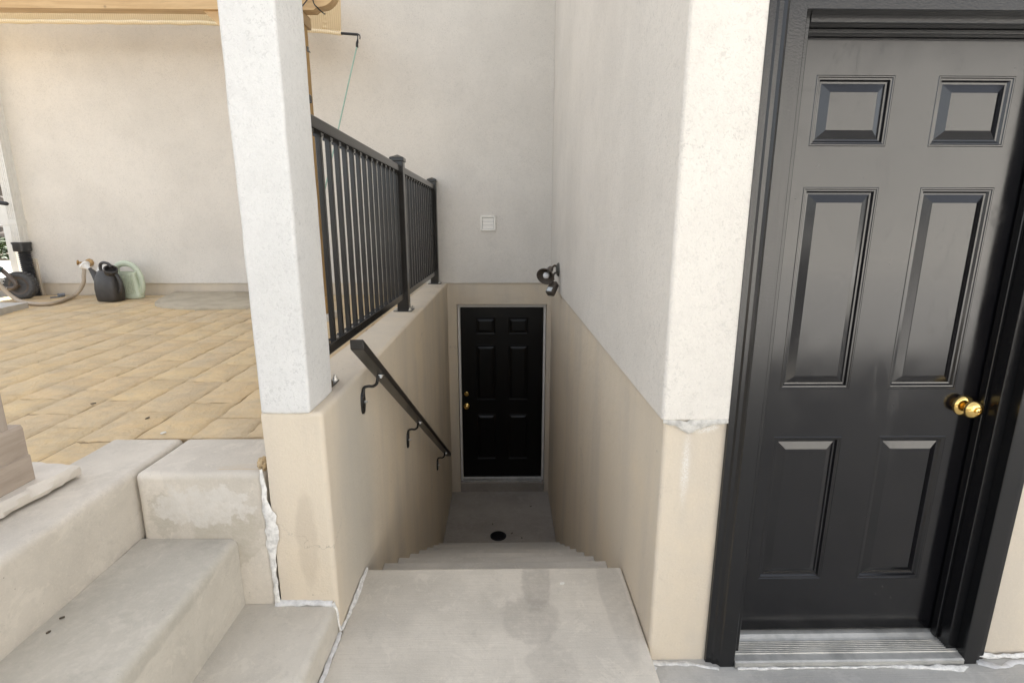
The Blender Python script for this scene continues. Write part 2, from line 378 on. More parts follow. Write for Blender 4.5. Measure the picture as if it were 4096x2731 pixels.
def thing(name, loc, label, cat, group=None, kind='thing'):
    o = bpy.data.objects.new(name, None); o.empty_display_size = .1; COL.objects.link(o); o.location = loc; WL[o] = Vector(loc)
    return tag(o, label, cat, group, kind)
def clone(o, loc, parent=None, deep=True, rot=None):
    """copy of an object (and its parts) at the world place loc"""
    c = o.copy(); COL.objects.link(c); WL[c] = Vector(loc); c.parent = parent
    c.location = Vector(loc) - (WL[parent] if parent else Vector())
    if rot: c.rotation_euler = rot
    if deep:
        for ch in list(o.children): clone(ch, WL[c] + WL[ch] - WL[o], c)
    return c
def ribbon(pts, nrm, h, seed, jag=.35, step=.009):
    """a smeared bead of caulk: pts = [(position, width)], lying on the surface whose normal is nrm"""
    bm = B(); P = []; nrm = Vector(nrm).normalized()
    for i in range(len(pts) - 1):
        a, wa = Vector(pts[i][0]), pts[i][1]; b, wb = Vector(pts[i + 1][0]), pts[i + 1][1]
        k = max(1, int((b - a).length / step))
        for j in range(k): P.append((a.lerp(b, j / k), wa + (wb - wa) * j / k))
    P.append((Vector(pts[-1][0]), pts[-1][1])); rings = []
    for i, (p, w) in enumerate(P):
        t = (P[min(i + 1, len(P) - 1)][0] - P[max(i - 1, 0)][0]).normalized(); s = nrm.cross(t).normalized()
        r = random.Random(seed * 1000 + i); q = p * 30 + Vector((seed, 0, 0))
        w *= .8
        wl = w * .5 * (1 + jag * mnoise.noise(q) * 1.6 + jag * (r.random() - .5) * .5); wr = w * .5 * (1 + jag * mnoise.noise(q + Vector((9, 4, 2))) * 1.6 + jag * (r.random() - .5) * .5)
        hh = .55 * h * (1 + .5 * mnoise.noise(q * 1.3))
        rings.append([bm.verts.new(p - s * wl), bm.verts.new(p - s * wl * .7 + nrm * hh * .75), bm.verts.new(p + nrm * hh), bm.verts.new(p + s * wr * .7 + nrm * hh * .7), bm.verts.new(p + s * wr)])
    for i in range(len(rings) - 1):
        for k in range(4): bm.faces.new((rings[i][k], rings[i][k + 1], rings[i + 1][k + 1], rings[i + 1][k]))
    return bm

# ================================================================== SETTING: ground, slab, yard
bm = B(); box(bm, -300, 300, -300, 1.63, -.6, ZG)
tag(obj('ground', bm, 'ground_concrete'), 'wide pale concrete drive before the side door', None, kind='structure')
bm = B(); box(bm, 1.2, 34, -15.4, -2.75, -.5, ZG + .012)
tag(obj('added_driveway', bm, 'drive'), 'unseen pale concrete slab added behind the viewpoint to brighten the door reflection', None, kind='structure')  # added out of view; its sunlit pale top brightens the door's reflection
bm = B(); box(bm, -80, 1.19, -40, -2.75, -.5, ZG + .008)
tag(obj('added_road', bm, 'asphalt'), 'unseen dark asphalt lane added behind the viewpoint to dim the front light', None, kind='structure')  # added out of view; dark surface lowers the light on the front faces
bm = B(); box(bm, XL + .004, XR - .004, -2.2, 2.03, -.5, 0, .010, 2)
tag(obj('pavement', bm, 'slab'), 'broom finished concrete slab leading to the stairwell', None, kind='structure')
bm = B(); box(bm, -300, -5.22, 1.64, 5.70, -.6, .68)
tag(obj('yard', bm, 'hill'), 'bare yard beyond the patio edge', None, kind='structure')
bm = B(); box(bm, -40, -4.99, 5.70, 8.3, -.6, .915, .01)
tag(obj('path', bm, 'paving_slab'), 'sunlit white concrete path beyond the house corner', None, kind='structure')
bm = B()
prof = [(8.3, .90), (10, 1.0), (11.5, 1.35), (14, 2.6), (18, 4.2), (24, 6.5), (34, 9.0), (60, 11)]
vs = []
for i in range(45):
    row = []
    for (y, z) in prof:
        x = -45 + i * 39.6 / 44
        row.append(bm.verts.new((x, y, z + (mnoise.noise(Vector((x * .6, y * .6, 0))) * .5 if y > 10 else 0))))
    vs.append(row)
for i in range(44):
    for j in range(len(prof) - 1): bm.faces.new((vs[i][j], vs[i + 1][j], vs[i + 1][j + 1], vs[i][j + 1]))
tag(obj('hillside', bm, 'hill', smooth=True), 'brown stony slope rising beyond the yard', None, kind='structure')

# ================================================================== HOUSE
house = thing('house', (0, YB, 0), 'cream stucco house with beige foundation wrapped round the sunken stairwell', 'house')
HB, HG = 9.2, 5.6
# basement-door opening x -.511..474, top .629 ; side-door opening x .800..1.675, top 2.075
bm = B()
box(bm, -4.97, -.511, YB, YB + .25, -1.9, ZC); box(bm, .474, XR + .3, YB, YB + .25, -1.9, ZC); box(bm, -.511, .474, YB, YB + .25, .629, ZC)
box(bm, -4.97, XR + .3, YB + .2501, YB + .45, -1.9, ZC)
obj('foundation_wall', bm, 'parge', house)
bm = B(); box(bm, XR, XR + .25, YG + .2, YB - .0005, -1.9, ZC - .001); box(bm, XR, .80, YG, YG + .1995, -1.9, ZC - .001)
bmesh.ops.bevel(bm, geom=[e for e in bm.edges if abs(e.verts[0].co.x - XR) < .001 and abs(e.verts[1].co.x - XR) < .001 and abs(e.verts[0].co.y - YG) < .001 and abs(e.verts[1].co.y - YG) < .001], offset=.012, segments=3, profile=.5, affect='EDGES')
obj('foundation_wall', bm, 'parge', house)
bm = B(); box(bm, 1.675, 8, YG, YG + .2, -1.9, ZC - .001); box(bm, .80, 1.675, YG + .17, YG + .2, -1.9, 2.075)
obj('foundation_wall', bm, 'parge', house)
SX = XR - .013; SYB = YB - .015; SYG = YG - .011
bm = B(); box(bm, -4.985, SX - .001, SYB, YB + .45, ZC, HB)
obj('stucco_wall', bm, 'stucco', house)
bm = B(); box(bm, SX, XR + .25, SYG, YB - .003, ZC, HG)
es = [e for e in bm.edges if all(abs(v.co.x - SX) < .001 and abs(v.co.y - SYG) < .001 for v in e.verts)]
bmesh.ops.bevel(bm, geom=es, offset=.014, segments=4, profile=.5, affect='EDGES')
es = [e for e in bm.edges if all(abs(v.co.z - ZC) < .001 for v in e.verts)]
bmesh.ops.bevel(bm, geom=es, offset=.006, segments=2, profile=.5, affect='EDGES')
obj('stucco_wall', bm, 'stucco', house)
bm = B(); box(bm, XR + .2501, .80, SYG, YG + .2, ZC, HG); box(bm, 1.675, 8, SYG, YG + .2, ZC, HG); box(bm, .80, 1.675, SYG, YG + .2, 2.0751, HG)
obj('stucco_wall', bm, 'stucco', house)
bm = B(); box(bm, -4.985, 8, YB + .4501, 12, -1.9, HB); obj('house_body', bm, 'stucco', house)
bm = B(); box(bm, XR + .2502, 8, YG + .2001, YB + .44, -1.9, HG); obj('garage_body', bm, 'stucco', house)
# corner foundation block at the far end of the back wall
bm = B(); box(bm, -5.0, -4.905, YB - .035, YB - .0005, .5, 1.12, .006); obj('foundation_corner', bm, 'parge', house)
# broken mortar lip under the pilaster's stucco, caulk smears at the wall foot
bm = ribbon([((.515, SYG + .004, ZC - .004), .014), ((.555, SYG + .004, ZC - .012), .034), ((.60, SYG + .004, ZC - .020), .052), ((.65, SYG + .004, ZC - .010), .030), ((.727, SYG + .004, ZC - .006), .026)], (0, -1, 0), .010, 3, .5)
obj('mortar_lip', bm, 'mortar', house)
for k, (pts, nn, h, m) in enumerate([
    ([((.53, YG - .014, ZG + .001), .028), ((.60, YG - .020, ZG + .001), .020), ((.66, YG - .018, ZG + .001), .026), ((.71, YG - .030, ZG + .001), .016), ((.765, YG - .042, ZG + .001), .022)], (0, 0, 1), .005, 'caulk'),
    ([((.50, YG - .075, ZG + .001), .012), ((.54, YG - .030, ZG + .001), .036)], (0, 0, 1), .004, 'caulk_grey'),
    ([((1.705, YG - .012, ZG + .012), .018), ((1.80, YG - .012, ZG + .012), .022), ((2.4, YG - .012, ZG + .012), .020)], (0, -1, .6), .008, 'caulk'),
    ([((1.71, YG - .030, ZG + .001), .03), ((1.76, YG - .045, ZG + .001), .042), ((1.79, YG - .05, ZG + .001), .02), ((1.84, YG - .030, ZG + .001), .026), ((1.95, YG - .032, ZG + .001), .03)], (0, 0, 1), .004, 'caulk_grey'),
]): obj('caulk', ribbon(pts, nn, h, 20 + k, .5), m, house, smooth=True)

nb = thing('added_house', (17.5, -15.5, ZG), 'added pale stucco house across the drive, seen only reflected in the side door', 'house')  # added behind the camera to give the side door a bright reflection
bm = B(); box(bm, 3, 32, -22, -15.5, -.6, 7.8); obj('wall', bm, 'white_trim', nb)
bm = B(); prism(bm, [(-22.6, 7.81), (-15.3, 7.81), (-15.3, 7.95), (-18.75, 9.9), (-22.6, 7.95)], lambda u, v, d: (d, u, v), 2.5, 32.5); obj('roof', bm, 'boulder', nb)

# ================================================================== STAIRWELL: steps, landing, near wall, column
st = thing('basement_stairs', (0, 3.2, ZL), 'narrow grey concrete stairs going down to the basement door', 'stairs')
TR, RI = .329, .201
for k in range(1, 8):
    y0 = 2.03 + TR * (k - 1) + .001; y1 = 2.03 + TR * k; z = -RI * k
    bm = B(); box(bm, XL + .003, XR - .003, y0, y1, ZL - .2, z)
    es = [e for e in bm.edges if all(abs(v.co.z - z) < 1e-4 and abs(v.co.y - y1) < 1e-4 for v in e.verts)]
    bmesh.ops.bevel(bm, geom=es, offset=.012, segments=3, profile=.5, affect='EDGES')
    obj('step', bm, 'stair_concrete', st)
bm = B(); box(bm, XL + .003, XR - .003, 2.03 + TR * 7 + .001, YB - .002, ZL - .25, ZL); obj('landing', bm, 'well_shade_concrete', st)
bm = B(); box(bm, -.509, .472, YB - .001, YB + .245, ZL - .2, ZL + .112, .006); obj('door_sill', bm, 'well_shade_concrete', st)

rw = thing('retaining_wall', (-.712, 3.6, 0), 'beige plastered wall between patio and stairwell, carrying the black railing', 'wall')
bm = B(); box(bm, -.815, XL, YF, YB - .001, -1.9, ZC)
es = [e for e in bm.edges if all(abs(v.co.z - ZC) < .001 for v in e.verts) and not all(abs(v.co.x + .815) < .001 for v in e.verts) and not all(abs(v.co.y - YB) < .01 for v in e.verts)]
es += [e for e in bm.edges if all(abs(v.co.y - YF) < .001 and abs(v.co.x - XL) < .001 for v in e.verts)]
bmesh.ops.bevel(bm, geom=es, offset=.016, segments=4, profile=.5, affect='EDGES')
hold(bm, (-.815, YF, -1.9), (XL, YB, ZC), .021); grid_cut(bm, .16, (-.815, YF, -1.9), (XL, YB, ZC))
for v in bm.verts:
    if v.co.z > .7 or v.co.x > -.62: v.co += Vector((mnoise.noise(v.co * 5) * .003, 0, mnoise.noise(v.co * 4 + Vector((5, 5, 5))) * .003 if v.co.z > .8 else 0))
obj('wall_body', bm, 'parge', rw, smooth=70)
# caulk: column foot against the kerb block (upright), along the low step, and down the slab edge
V = [((-.835, YF - .004, .66), .014), ((-.832, YF - .004, .60), .020), ((-.832, YF - .004, .53), .026), ((-.826, YF - .004, .49), .055), ((-.822, YF - .004, .43), .062), ((-.824, YF - .004, .36), .046),
     ((-.828, YF - .004, .30), .026), ((-.828, YF - .004, .20), .020), ((-.828, YF - .004, .12), .026)]
obj('caulk', ribbon(V, (0, -1, 0), .009, 1, .38), 'caulk', rw, smooth=True)
obj('caulk', ribbon([((-.835, YF - .006, .128), .034), ((-.76, YF - .006, .130), .026), ((-.68, YF - .006, .130), .024), ((-.628, YF - .006, .126), .024)], (0, -.8, .6), .009, 2, .3), 'caulk_grey', rw, smooth=True)
obj('caulk', ribbon([((-.628, YF - .005, .128), .02), ((-.615, YF - .005, .10), .012), ((-.612, YF - .004, .04), .009), ((-.607, YF - .003, .006), .014)], (.5, -.8, .3), .006, 4, .3), 'caulk', rw, smooth=True)
obj('caulk', ribbon([((XL + .008, 2.03, .006), .016), ((XL + .009, 1.95, .006), .022), ((XL + .012, 1.86, .006), .030), ((XL + .011, 1.80, .006), .024), ((XL + .008, 1.72, .006), .014), ((XL + .004, 1.668, .006), .016)], (.75, 0, .66), .005, 5, .4), 'caulk', rw, smooth=True)
obj('caulk', ribbon([((XL + .004, 1.660, .004), .018), ((XL + .004, 1.5, .003), .020), ((XL + .003, 1.25, .003), .016), ((XL + .003, .8, .003), .016)], (.4, 0, .9), .006, 6, .35), 'caulk_grey', rw, smooth=True)

bm = B(); box(bm, -.814, -.649, YF - .002, 1.902, ZC - .004, 6.0, .009, 3)
hold(bm, (-.814, YF, ZC), (-.649, 1.902, 6.0), .014); grid_cut(bm, .09, (-.814, YF, ZC), (-.649, 1.902, 3.4)); rough_up(bm, .0035, 9, seed=2)
tag(obj('column', bm, 'stucco_column', smooth=70), 'square white stucco column standing on the end of the stairwell wall', 'column')

# ================================================================== PATIO: kerbs, pavers
tilt = math.atan(.0272)
bm = B(); Z0 = -.5
def sheet(x0, x1, y0, y1, dz):
    q = [bm.verts.new((x0, y0, patio_z(y0) + dz)), bm.verts.new((x1, y0, patio_z(y0) + dz)), bm.verts.new((x1, y1, patio_z(y1) + dz)), bm.verts.new((x0, y1, patio_z(y1) + dz))]
    w = [bm.verts.new((v.co.x, v.co.y, Z0)) for v in q]
    bm.faces.new(q); bm.faces.new(w[::-1])
    for i in range(4): bm.faces.new((q[i], w[i], w[(i + 1) % 4], q[(i + 1) % 4]))
sheet(-5.22, -1.57, .3, YB - .02, -.007); sheet(-1.569, -.8155, 1.985, YB - .02, -.007)
patio = tag(obj('patio', bm, 'sand', base=(-3, 3.5, 0)), 'paved patio of tan concrete pavers with sandy joints', None, kind='structure')
PV = {}
def paver_mesh(w, l, var):
    key = (round(w, 2), round(l, 2), var)
    if key in PV: return PV[key]
    r = random.Random(hash(key) % 99991); b = B(); g = .0022
    hw, hl = w / 2 - g, l / 2 - g
    top = []; n_e = 7
    cor = [(-hw, -hl), (hw, -hl), (hw, hl), (-hw, hl)]
    for i in range(4):
        a, c = Vector(cor[i]), Vector(cor[(i + 1) % 4])
        for k in range(n_e):
            p = a.lerp(c, k / n_e); j = .0062 if k else .004
            top.append(Vector((p.x + r.uniform(-j, j), p.y + r.uniform(-j, j), 0)))
    outer = [b.verts.new((p.x, p.y, -.03)) for p in top]; mid = [b.verts.new((p.x, p.y, -.006 + r.uniform(-.002, .001))) for p in top]
    inn = [b.verts.new((p.x * (1 - .012 / hw), p.y * (1 - .012 / hl), r.uniform(-.0015, .0015))) for p in top]
    k = len(top)
    for A_, B_ in ((outer, mid), (mid, inn)):
        for i in range(k): b.faces.new((A_[i], A_[(i + 1) % k], B_[(i + 1) % k], B_[i]))
    b.faces.new(inn); bmesh.ops.recalc_face_normals(b, faces=b.faces[:])
    me = bpy.data.meshes.new('paver'); b.to_mesh(me); b.free(); me.materials.append(MAT['paver'])
    for p in me.polygons: p.use_smooth = True
    me.set_sharp_from_angle(angle=R(35)); PV[key] = me; return me
def lay(xc, w, y0, y1):
    y = y0 - rnd.uniform(0, .25)
    while y < y1 - .03:
        l = rnd.choice((.22, .32, .32, .42)); a, b = max(y, y0), min(y + l, y1); y += l
        if b - a < .05: continue
        me = paver_mesh(w, b - a, rnd.randrange(4)); o = bpy.data.objects.new('paver', me); COL.objects.link(o); o.parent = patio
        yc = (a + b) / 2
        o.location = Vector((xc, yc, patio_z(yc) + rnd.uniform(-.0022, .0022))) - WL[patio]
        o.rotation_euler = (tilt + rnd.uniform(-.004, .004), rnd.uniform(-.004, .004), rnd.uniform(-.006, .006))
rows = 20; wrow = (5.20 - .83) / rows
for i in range(rows):
    xc = -.83 - wrow * (i + .5)
    lay(xc, wrow, 1.992 if xc > -1.59 else 1.30, YB - .03)
def kerb(x0, x1, y0, y1, z, zb, seed):
    bm = B(); box(bm, x0, x1, y0, y1, zb, z, .020, 4); hold(bm, (x0, y0, zb), (x1, y1, z), .026); grid_cut(bm, .12, (x0, y0, zb), (x1, y1, z)); rough_up(bm, .0028, 7, seed=seed)
    return obj('kerb_block', bm, 'kerb_concrete', patio, smooth=70)
kerb(-1.274, -.8335, YF, 1.984, .640, -.3, 1.0); kerb(-1.566, -1.284, -1.6, 1.984, .640, -.3, 2.0)

cs = thing('concrete_steps', (-.95, .4, 0), 'two rough poured concrete steps climbing to the patio', 'steps')
for x0, x1, z, sd_ in ((-1.2835, -.948, .392, 3.), (-.9475, -.616, .122, 4.)):
    bm = B(); box(bm, x0, x1, -1.5, YF - .001, -.3, z)
    es = [e for e in bm.edges if all(abs(v.co.x - x1) < 1e-4 and abs(v.co.z - z) < 1e-4 for v in e.verts)]
    bmesh.ops.bevel(bm, geom=es, offset=.026, segments=5, profile=.5, affect='EDGES')
    hold(bm, (x0, -1.5, -.3), (x1, YF, z), .034); grid_cut(bm, .10, (x0, -1.5, -.3), (x1, YF, z)); rough_up(bm, .0038, 6, keep=lambda c: c.y > YF - .01 and c.z < 0, seed=sd_)
    obj('step', bm, 'step_concrete', cs, smooth=70)

# ================================================================== DOORS
def door_leaf(root, x0, x1, z0, z1, y, cols, rws, mat, prof):
    bm = B(); xs = [x0] + [v for c in cols for v in c] + [x1]; zs = [z0] + [v for c in rws for v in c] + [z1]
    vv = {}
    def v(x, z, d=0.0):
        k = (round(x, 5), round(z, 5), round(d, 5))
        if k not in vv: vv[k] = bm.verts.new((x, y + d, z))
        return vv[k]
    for i in range(len(xs) - 1):
        for j in range(len(zs) - 1):
            if i % 2 == 1 and j % 2 == 1: continue
            bm.faces.new((v(xs[i], zs[j]), v(xs[i + 1], zs[j]), v(xs[i + 1], zs[j + 1]), v(xs[i], zs[j + 1])))
    def rings(bmx, a, b, c, d, pr):
        last = None
        for ins, dy in pr:
            rr = [bmx.verts.new((px, y + dy, pz)) for px, pz in ((a + ins, c + ins), (b - ins, c + ins), (b - ins, d - ins), (a + ins, d - ins))]
            if last:
                for k in range(4): bmx.faces.new((last[k], last[(k + 1) % 4], rr[(k + 1) % 4], rr[k]))
            last = rr
        return last
    mould, field = prof
    for a, b in cols:
        for c, d in rws: rings(bm, a, b, c, d, mould)
    # edges and back
    for (a, c), (b, d) in (((x0, z0), (x1, z0)), ((x1, z0), (x1, z1)), ((x1, z1), (x0, z1)), ((x0, z1), (x0, z0))):
        q = [bm.verts.new(p) for p in ((a, y, c), (b, y, d), (b, y + .044, d), (a, y + .044, c))]; bm.faces.new(q)
    bmesh.ops.remove_doubles(bm, verts=bm.verts[:], dist=1e-5)
    leaf = obj('door_leaf', bm, mat, root)
    for c, d in rws:
        for a, b in cols:
            pb = B(); last = rings(pb, a, b, c, d, field); pb.faces.new(last); obj('panel', pb, mat, leaf)
    return leaf
PROF = ([(0, 0), (.002, -.0012), (.0055, -.0012), (.0075, .0012), (.0120, .0018), (.0165, .0085), (.0215, .0092)],
        [(.0214, .0093), (.0445, .0012), (.0465, .0004)])
def casing(root, xi0, xi1, z0, zi, yw, prof, mat):
    for seg in range(3):
        bm = B()
        def P(w, d, e):
            if seg == 0: return (xi0 - w, yw - d, z0 if e == 0 else zi + w)
            if seg == 1: return (xi0 - w if e == 0 else xi1 + w, yw - d, zi + w)
            return (xi1 + w, yw - d, zi + w if e == 0 else z0)
        A = [bm.verts.new(P(w, d, 0)) for w, d in prof]; C = [bm.verts.new(P(w, d, 1)) for w, d in prof]
        for i in range(len(prof)): bm.faces.new((A[i], A[(i + 1) % len(prof)], C[(i + 1) % len(prof)], C[i]))
        bm.faces.new(A[::-1]); bm.faces.new(C); obj('casing', bm, mat, root)
def knob(root, x, y, z, mat, s=1.0, name='door_knob'):
    K = .84
    ball = [(.0315 * math.cos(R(a)) * s, (.046 + .020 * math.sin(R(a))) * s * K) for a in range(-68, 61, 8)]
    bm = B(); lathe(bm, [(.0100 * s, 0), (.0098 * s, .018 * s * K), (.0105 * s, .0265 * s * K)] + ball + [(.0140 * s, .0640 * s * K), (.0132 * s, .0622 * s * K), (.0045 * s, .0622 * s * K)], (x, y, z), (0, -1, 0), 40)
    k = obj(name, bm, mat, root, smooth=50)
    bm = B(); lathe(bm, [(.036 * s, -.001), (.036 * s, .002 * s)] + [(.036 * s * math.cos(R(a)) , (.002 + .0115 * math.sin(R(a))) * s) for a in range(10, 76, 8)] + [(.0094 * s, .0138 * s)], (x, y, z), (0, -1, 0), 40); obj('rose', bm, mat, k, smooth=60)
    bm = B(); lathe(bm, [(.0085 * s, .060 * s * K), (.0085 * s, .0672 * s * K), (.007 * s, .0682 * s * K)], (x, y, z), (0, -1, 0), 20); obj('key_cylinder', bm, mat, k, smooth=50)
    bm = B(); box(bm, x - .0009, x + .0009, y - .0690 * s * K, y - .066 * s * K, z - .0035, z + .0035); obj('keyhole', bm, 'hollow', k)
    return k

sdr = thing('side_door', (1.236, YG, ZG), 'large glossy black six panel door with brass knob in a black frame', 'door')
LY = 1.660
door_leaf(sdr, .853, 1.617, -.005, 2.023, LY, [(.927, 1.163), (1.293, 1.526)], [(.210, .770), (.940, 1.593), (1.712, 1.911)], 'door', PROF)
casing(sdr, .823, 1.652, ZG + .001, 2.046, YG - .002, [(0, 0), (0, .032), (.002, .034), (.050, .034), (.053, .028), (.060, .021), (.072, .021), (.077, .014), (.095, .012), (.096, 0)], 'casing')
for nm, args in (('jamb', (.8005, .8515, YG - .001, YG + .165, ZG + .004, 2.060)), ('jamb', (1.6185, 1.6745, YG - .001, YG + .165, ZG + .004, 2.060)), ('jamb', (.852, 1.618, YG - .001, YG + .165, 2.0255, 2.060))):
    bm = B(); box(bm, *args, .002, 1); obj(nm, bm, 'casing', sdr)
for args in ((.8516, .8625, LY - .030, LY - .004, -.02, 2.0254), (1.6065, 1.6184, LY - .030, LY - .004, -.02, 2.0254), (.8626, 1.6064, LY - .030, LY - .004, 2.012, 2.0254)):
    bm = B(); box(bm, *args, .002, 1); obj('door_stop', bm, 'casing', sdr)
bm = B()
pts = [(YG - .042, ZG + .002), (YG - .042, ZG + .022), (YG - .036, ZG + .026), (YG - .015, ZG + .030)]
for i in range(7): yy = YG - .012 + i * .0075; pts += [(yy, ZG + .031 + i * .001), (yy + .0012, ZG + .0345 + i * .001), (yy + .0036, ZG + .0345 + i * .001), (yy + .0048, ZG + .031 + i * .001)]
pts += [(LY - .022, ZG + .042), (LY - .010, ZG + .050), (LY + .02, ZG + .054), (LY + .02, ZG + .002)]
prism(bm, pts, lambda u, v, d: (d, u, v), .8235, 1.6515); thr = obj('threshold', bm, 'alu', sdr)
obj('caulk', ribbon([((.83, YG - .047, ZG + .003), .012), ((1.1, YG - .046, ZG + .003), .008), ((1.4, YG - .046, ZG + .003), .010), ((1.56, YG - .052, ZG + .003), .024), ((1.63, YG - .058, ZG + .003), .030), ((1.66, YG - .050, ZG + .003), .012)], (0, -.5, .85), .007, 31, .5), 'caulk', sdr, smooth=True)
knob(sdr, 1.566, LY - .001, .880, 'brass')

bdr = thing('cellar_door', (-.018, YB + .09, ZL), 'black six panel basement door with white frame at the foot of the stairs', 'door')
door_leaf(bdr, -.480, .444, -1.476, .585, YB + .095, [(-.317, -.087), (.050, .284)], [(-1.237, -.670), (-.502, .154), (.270, .468)], 'door2', PROF)
for args in ((-.507, -.482, YB + .055, YB + .20, ZL + .114, .625), (.446, .470, YB + .055, YB + .20, ZL + .114, .625), (-.4815, .4455, YB + .055, YB + .20, .588, .625)):
    bm = B(); box(bm, *args, .003, 1); obj('frame', bm, 'white_trim', bdr)
bm = B(); prism(bm, [(YB + .02, ZL + .1125), (YB + .02, ZL + .124), (YB + .03, ZL + .128), (YB + .07, ZL + .134), (YB + .09, ZL + .145), (YB + .14, ZL + .148), (YB + .14, ZL + .1125)], lambda u, v, d: (d, u, v), -.4815, .4455); obj('threshold', bm, 'alu', bdr)
knob(bdr, -.427, YB + .094, -.572, 'brass', .95)
bm = B(); lathe(bm, [(.030, 0), (.030, .006), (.026, .018), (.019, .022), (.0185, .020), (.006, .0205)], (-.426, YB + .0945, -.421), (0, -1, 0), 28); obj('deadbolt', bm, 'brass', bdr, smooth=50)

# ================================================================== RAILING on the stairwell wall
RX = -.728
rail = thing('guard_railing', (RX, 3.7, ZC), 'dark bronze metal guard railing with square balusters along the patio edge', 'railing')
def post(y):
    bm = B(); box(bm, RX - .041, RX + .041, y - .041, y + .041, ZC + .005, 1.905, .004, 2); p = obj('post', bm, 'rail', rail)
    bm = B(); box(bm, RX - .066, RX + .066, y - .066, y + .066, ZC + .001, ZC + .009, .002, 1); obj('base_plate', bm, 'rail', p)
    for sx in (-1, 1):
        for sy in (-1, 1):
            if y > 5.4 and sy > 0: continue
            bm = B(); lathe(bm, [(.014, 0), (.014, .003), (.009, .0035), (.009, .013), (.005, .0135), (.005, .022)], (RX + sx * .053, y + sy * .053, ZC + .009), (0, 0, 1), 6); obj('bolt', bm, 'zinc', p)
    bm = B(); box(bm, RX - .049, RX + .049, y - .049, y + .049, 1.898, 1.925, .004, 2)
    v4 = [bm.verts.new((RX + a * .046, y + b * .046, 1.9252)) for a, b in ((-1, -1), (1, -1), (1, 1), (-1, 1))]; ap = bm.verts.new((RX, y, 1.946))
    for i in range(4): bm.faces.new((v4[i], v4[(i + 1) % 4], ap))
    obj('post_cap', bm, 'rail', p, smooth=20)
PY = (1.962, 3.792, 5.572)
for y in PY: post(y)
first = None
for a, b in ((PY[0], PY[1]), (PY[1], PY[2])):
    bm = B(); box(bm, RX - .024, RX + .024, a + .042, b - .042, 1.829, 1.876, .006, 2); obj('top_rail', bm, 'rail', rail)
    bm = B(); box(bm, RX - .019, RX + .019, a + .042, b - .042, .958, 1.001, .003, 2); obj('bottom_rail', bm, 'rail', rail)
    k = round((b - a) / .117)
    for i in range(1, k):
        y = a + (b - a) * i / k
        if first is None:
            bm = B(); box(bm, RX - .0105, RX + .0105, y - .0105, y + .0105, 1.0015, 1.8285, .0015, 1)
            for z0, z1 in ((1.0012, 1.0045), (1.8145, 1.8288)): box(bm, RX - .0165, RX + .0165, y - .0155, y + .0155, z0, z1)
            first = obj('baluster', bm, 'rail', rail); fl = WL[first]
        else: clone(first, (fl.x, y, fl.z), rail)

# ================================================================== HANDRAIL
hr = thing('handrail', (-.56, 3.1, .2), 'black metal handrail sloping down the stairwell wall on curled brackets', 'handrail')
SL = -.617; hx0, hx1 = -.560, -.510
def hz(y): return 1.033 + SL * (y - 1.86)      # underside of the rail
bm = B(); y0, y1, th = 1.86, 4.66, .032
prism(bm, [(y0, hz(y0)), (y1, hz(y1)), (y1 + .018, hz(y1 + .018) + .022), (y1 + .018, hz(y1 + .018) + th * 1.2), (y0, hz(y0) + th * 1.2)], lambda u, v, d: (d, u, v), hx0, hx1)
bmesh.ops.bevel(bm, geom=bm.edges[:], offset=.003, segments=2, profile=.5, affect='EDGES'); obj('rail', bm, 'handrail', hr)
brk = None
for y in (2.145, 3.085, 4.40):
    zb = hz(y)
    if brk is None:
        pth = smooth_path([(XL + .006, y - .003, zb - .125), (XL + .008, y - .003, zb - .085), (XL + .013, y - .002, zb - .060), (XL + .030, y, zb - .054), (XL + .050, y, zb - .054), (XL + .066, y, zb - .043), (XL + .072, y + .002, zb - .020), (XL + .075, y + .004, zb - .004)], 6)
        bm = B(); tube(bm, pth, [.010 - .0035 * min(1, i / 12) for i in range(len(pth))], 10); brk = obj('bracket', bm, 'bracket', hr, smooth=60, base=(XL, y, zb))
        bm = B(); superell(bm, [(0, 0, 0, .022, .050, 2.1), (.008, 0, 0, .021, .048, 2.1), (.012, 0, 0, .014, .038, 2.1)], 28)
        for v in bm.verts: v.co = Vector((XL + .0005 + v.co.z, y - .004 + v.co.x, zb - .128 + v.co.y))
        obj('wall_plate', bm, 'bracket', brk, smooth=40)
        bm = B(); lathe(bm, [(.012, 0), (.012, .002), (.0075, .0025), (.0075, .010), (.004, .0105), (.004, .017)], (XL + .009, y - .004, zb - .122), (1, 0, 0), 6); obj('bolt', bm, 'zinc', brk)
        bm = B(); lathe(bm, [(.014, 0), (.014, .003), (.008, .0035), (.008, .010), (.005, .011), (.005, .015)], (XL + .086, y + .006, hz(y + .006) - .001), (0, SL * .55, -1), 6); obj('bolt', bm, 'zinc', brk)
        bw = WL[brk]
    else: clone(brk, (bw.x, y, zb), hr)

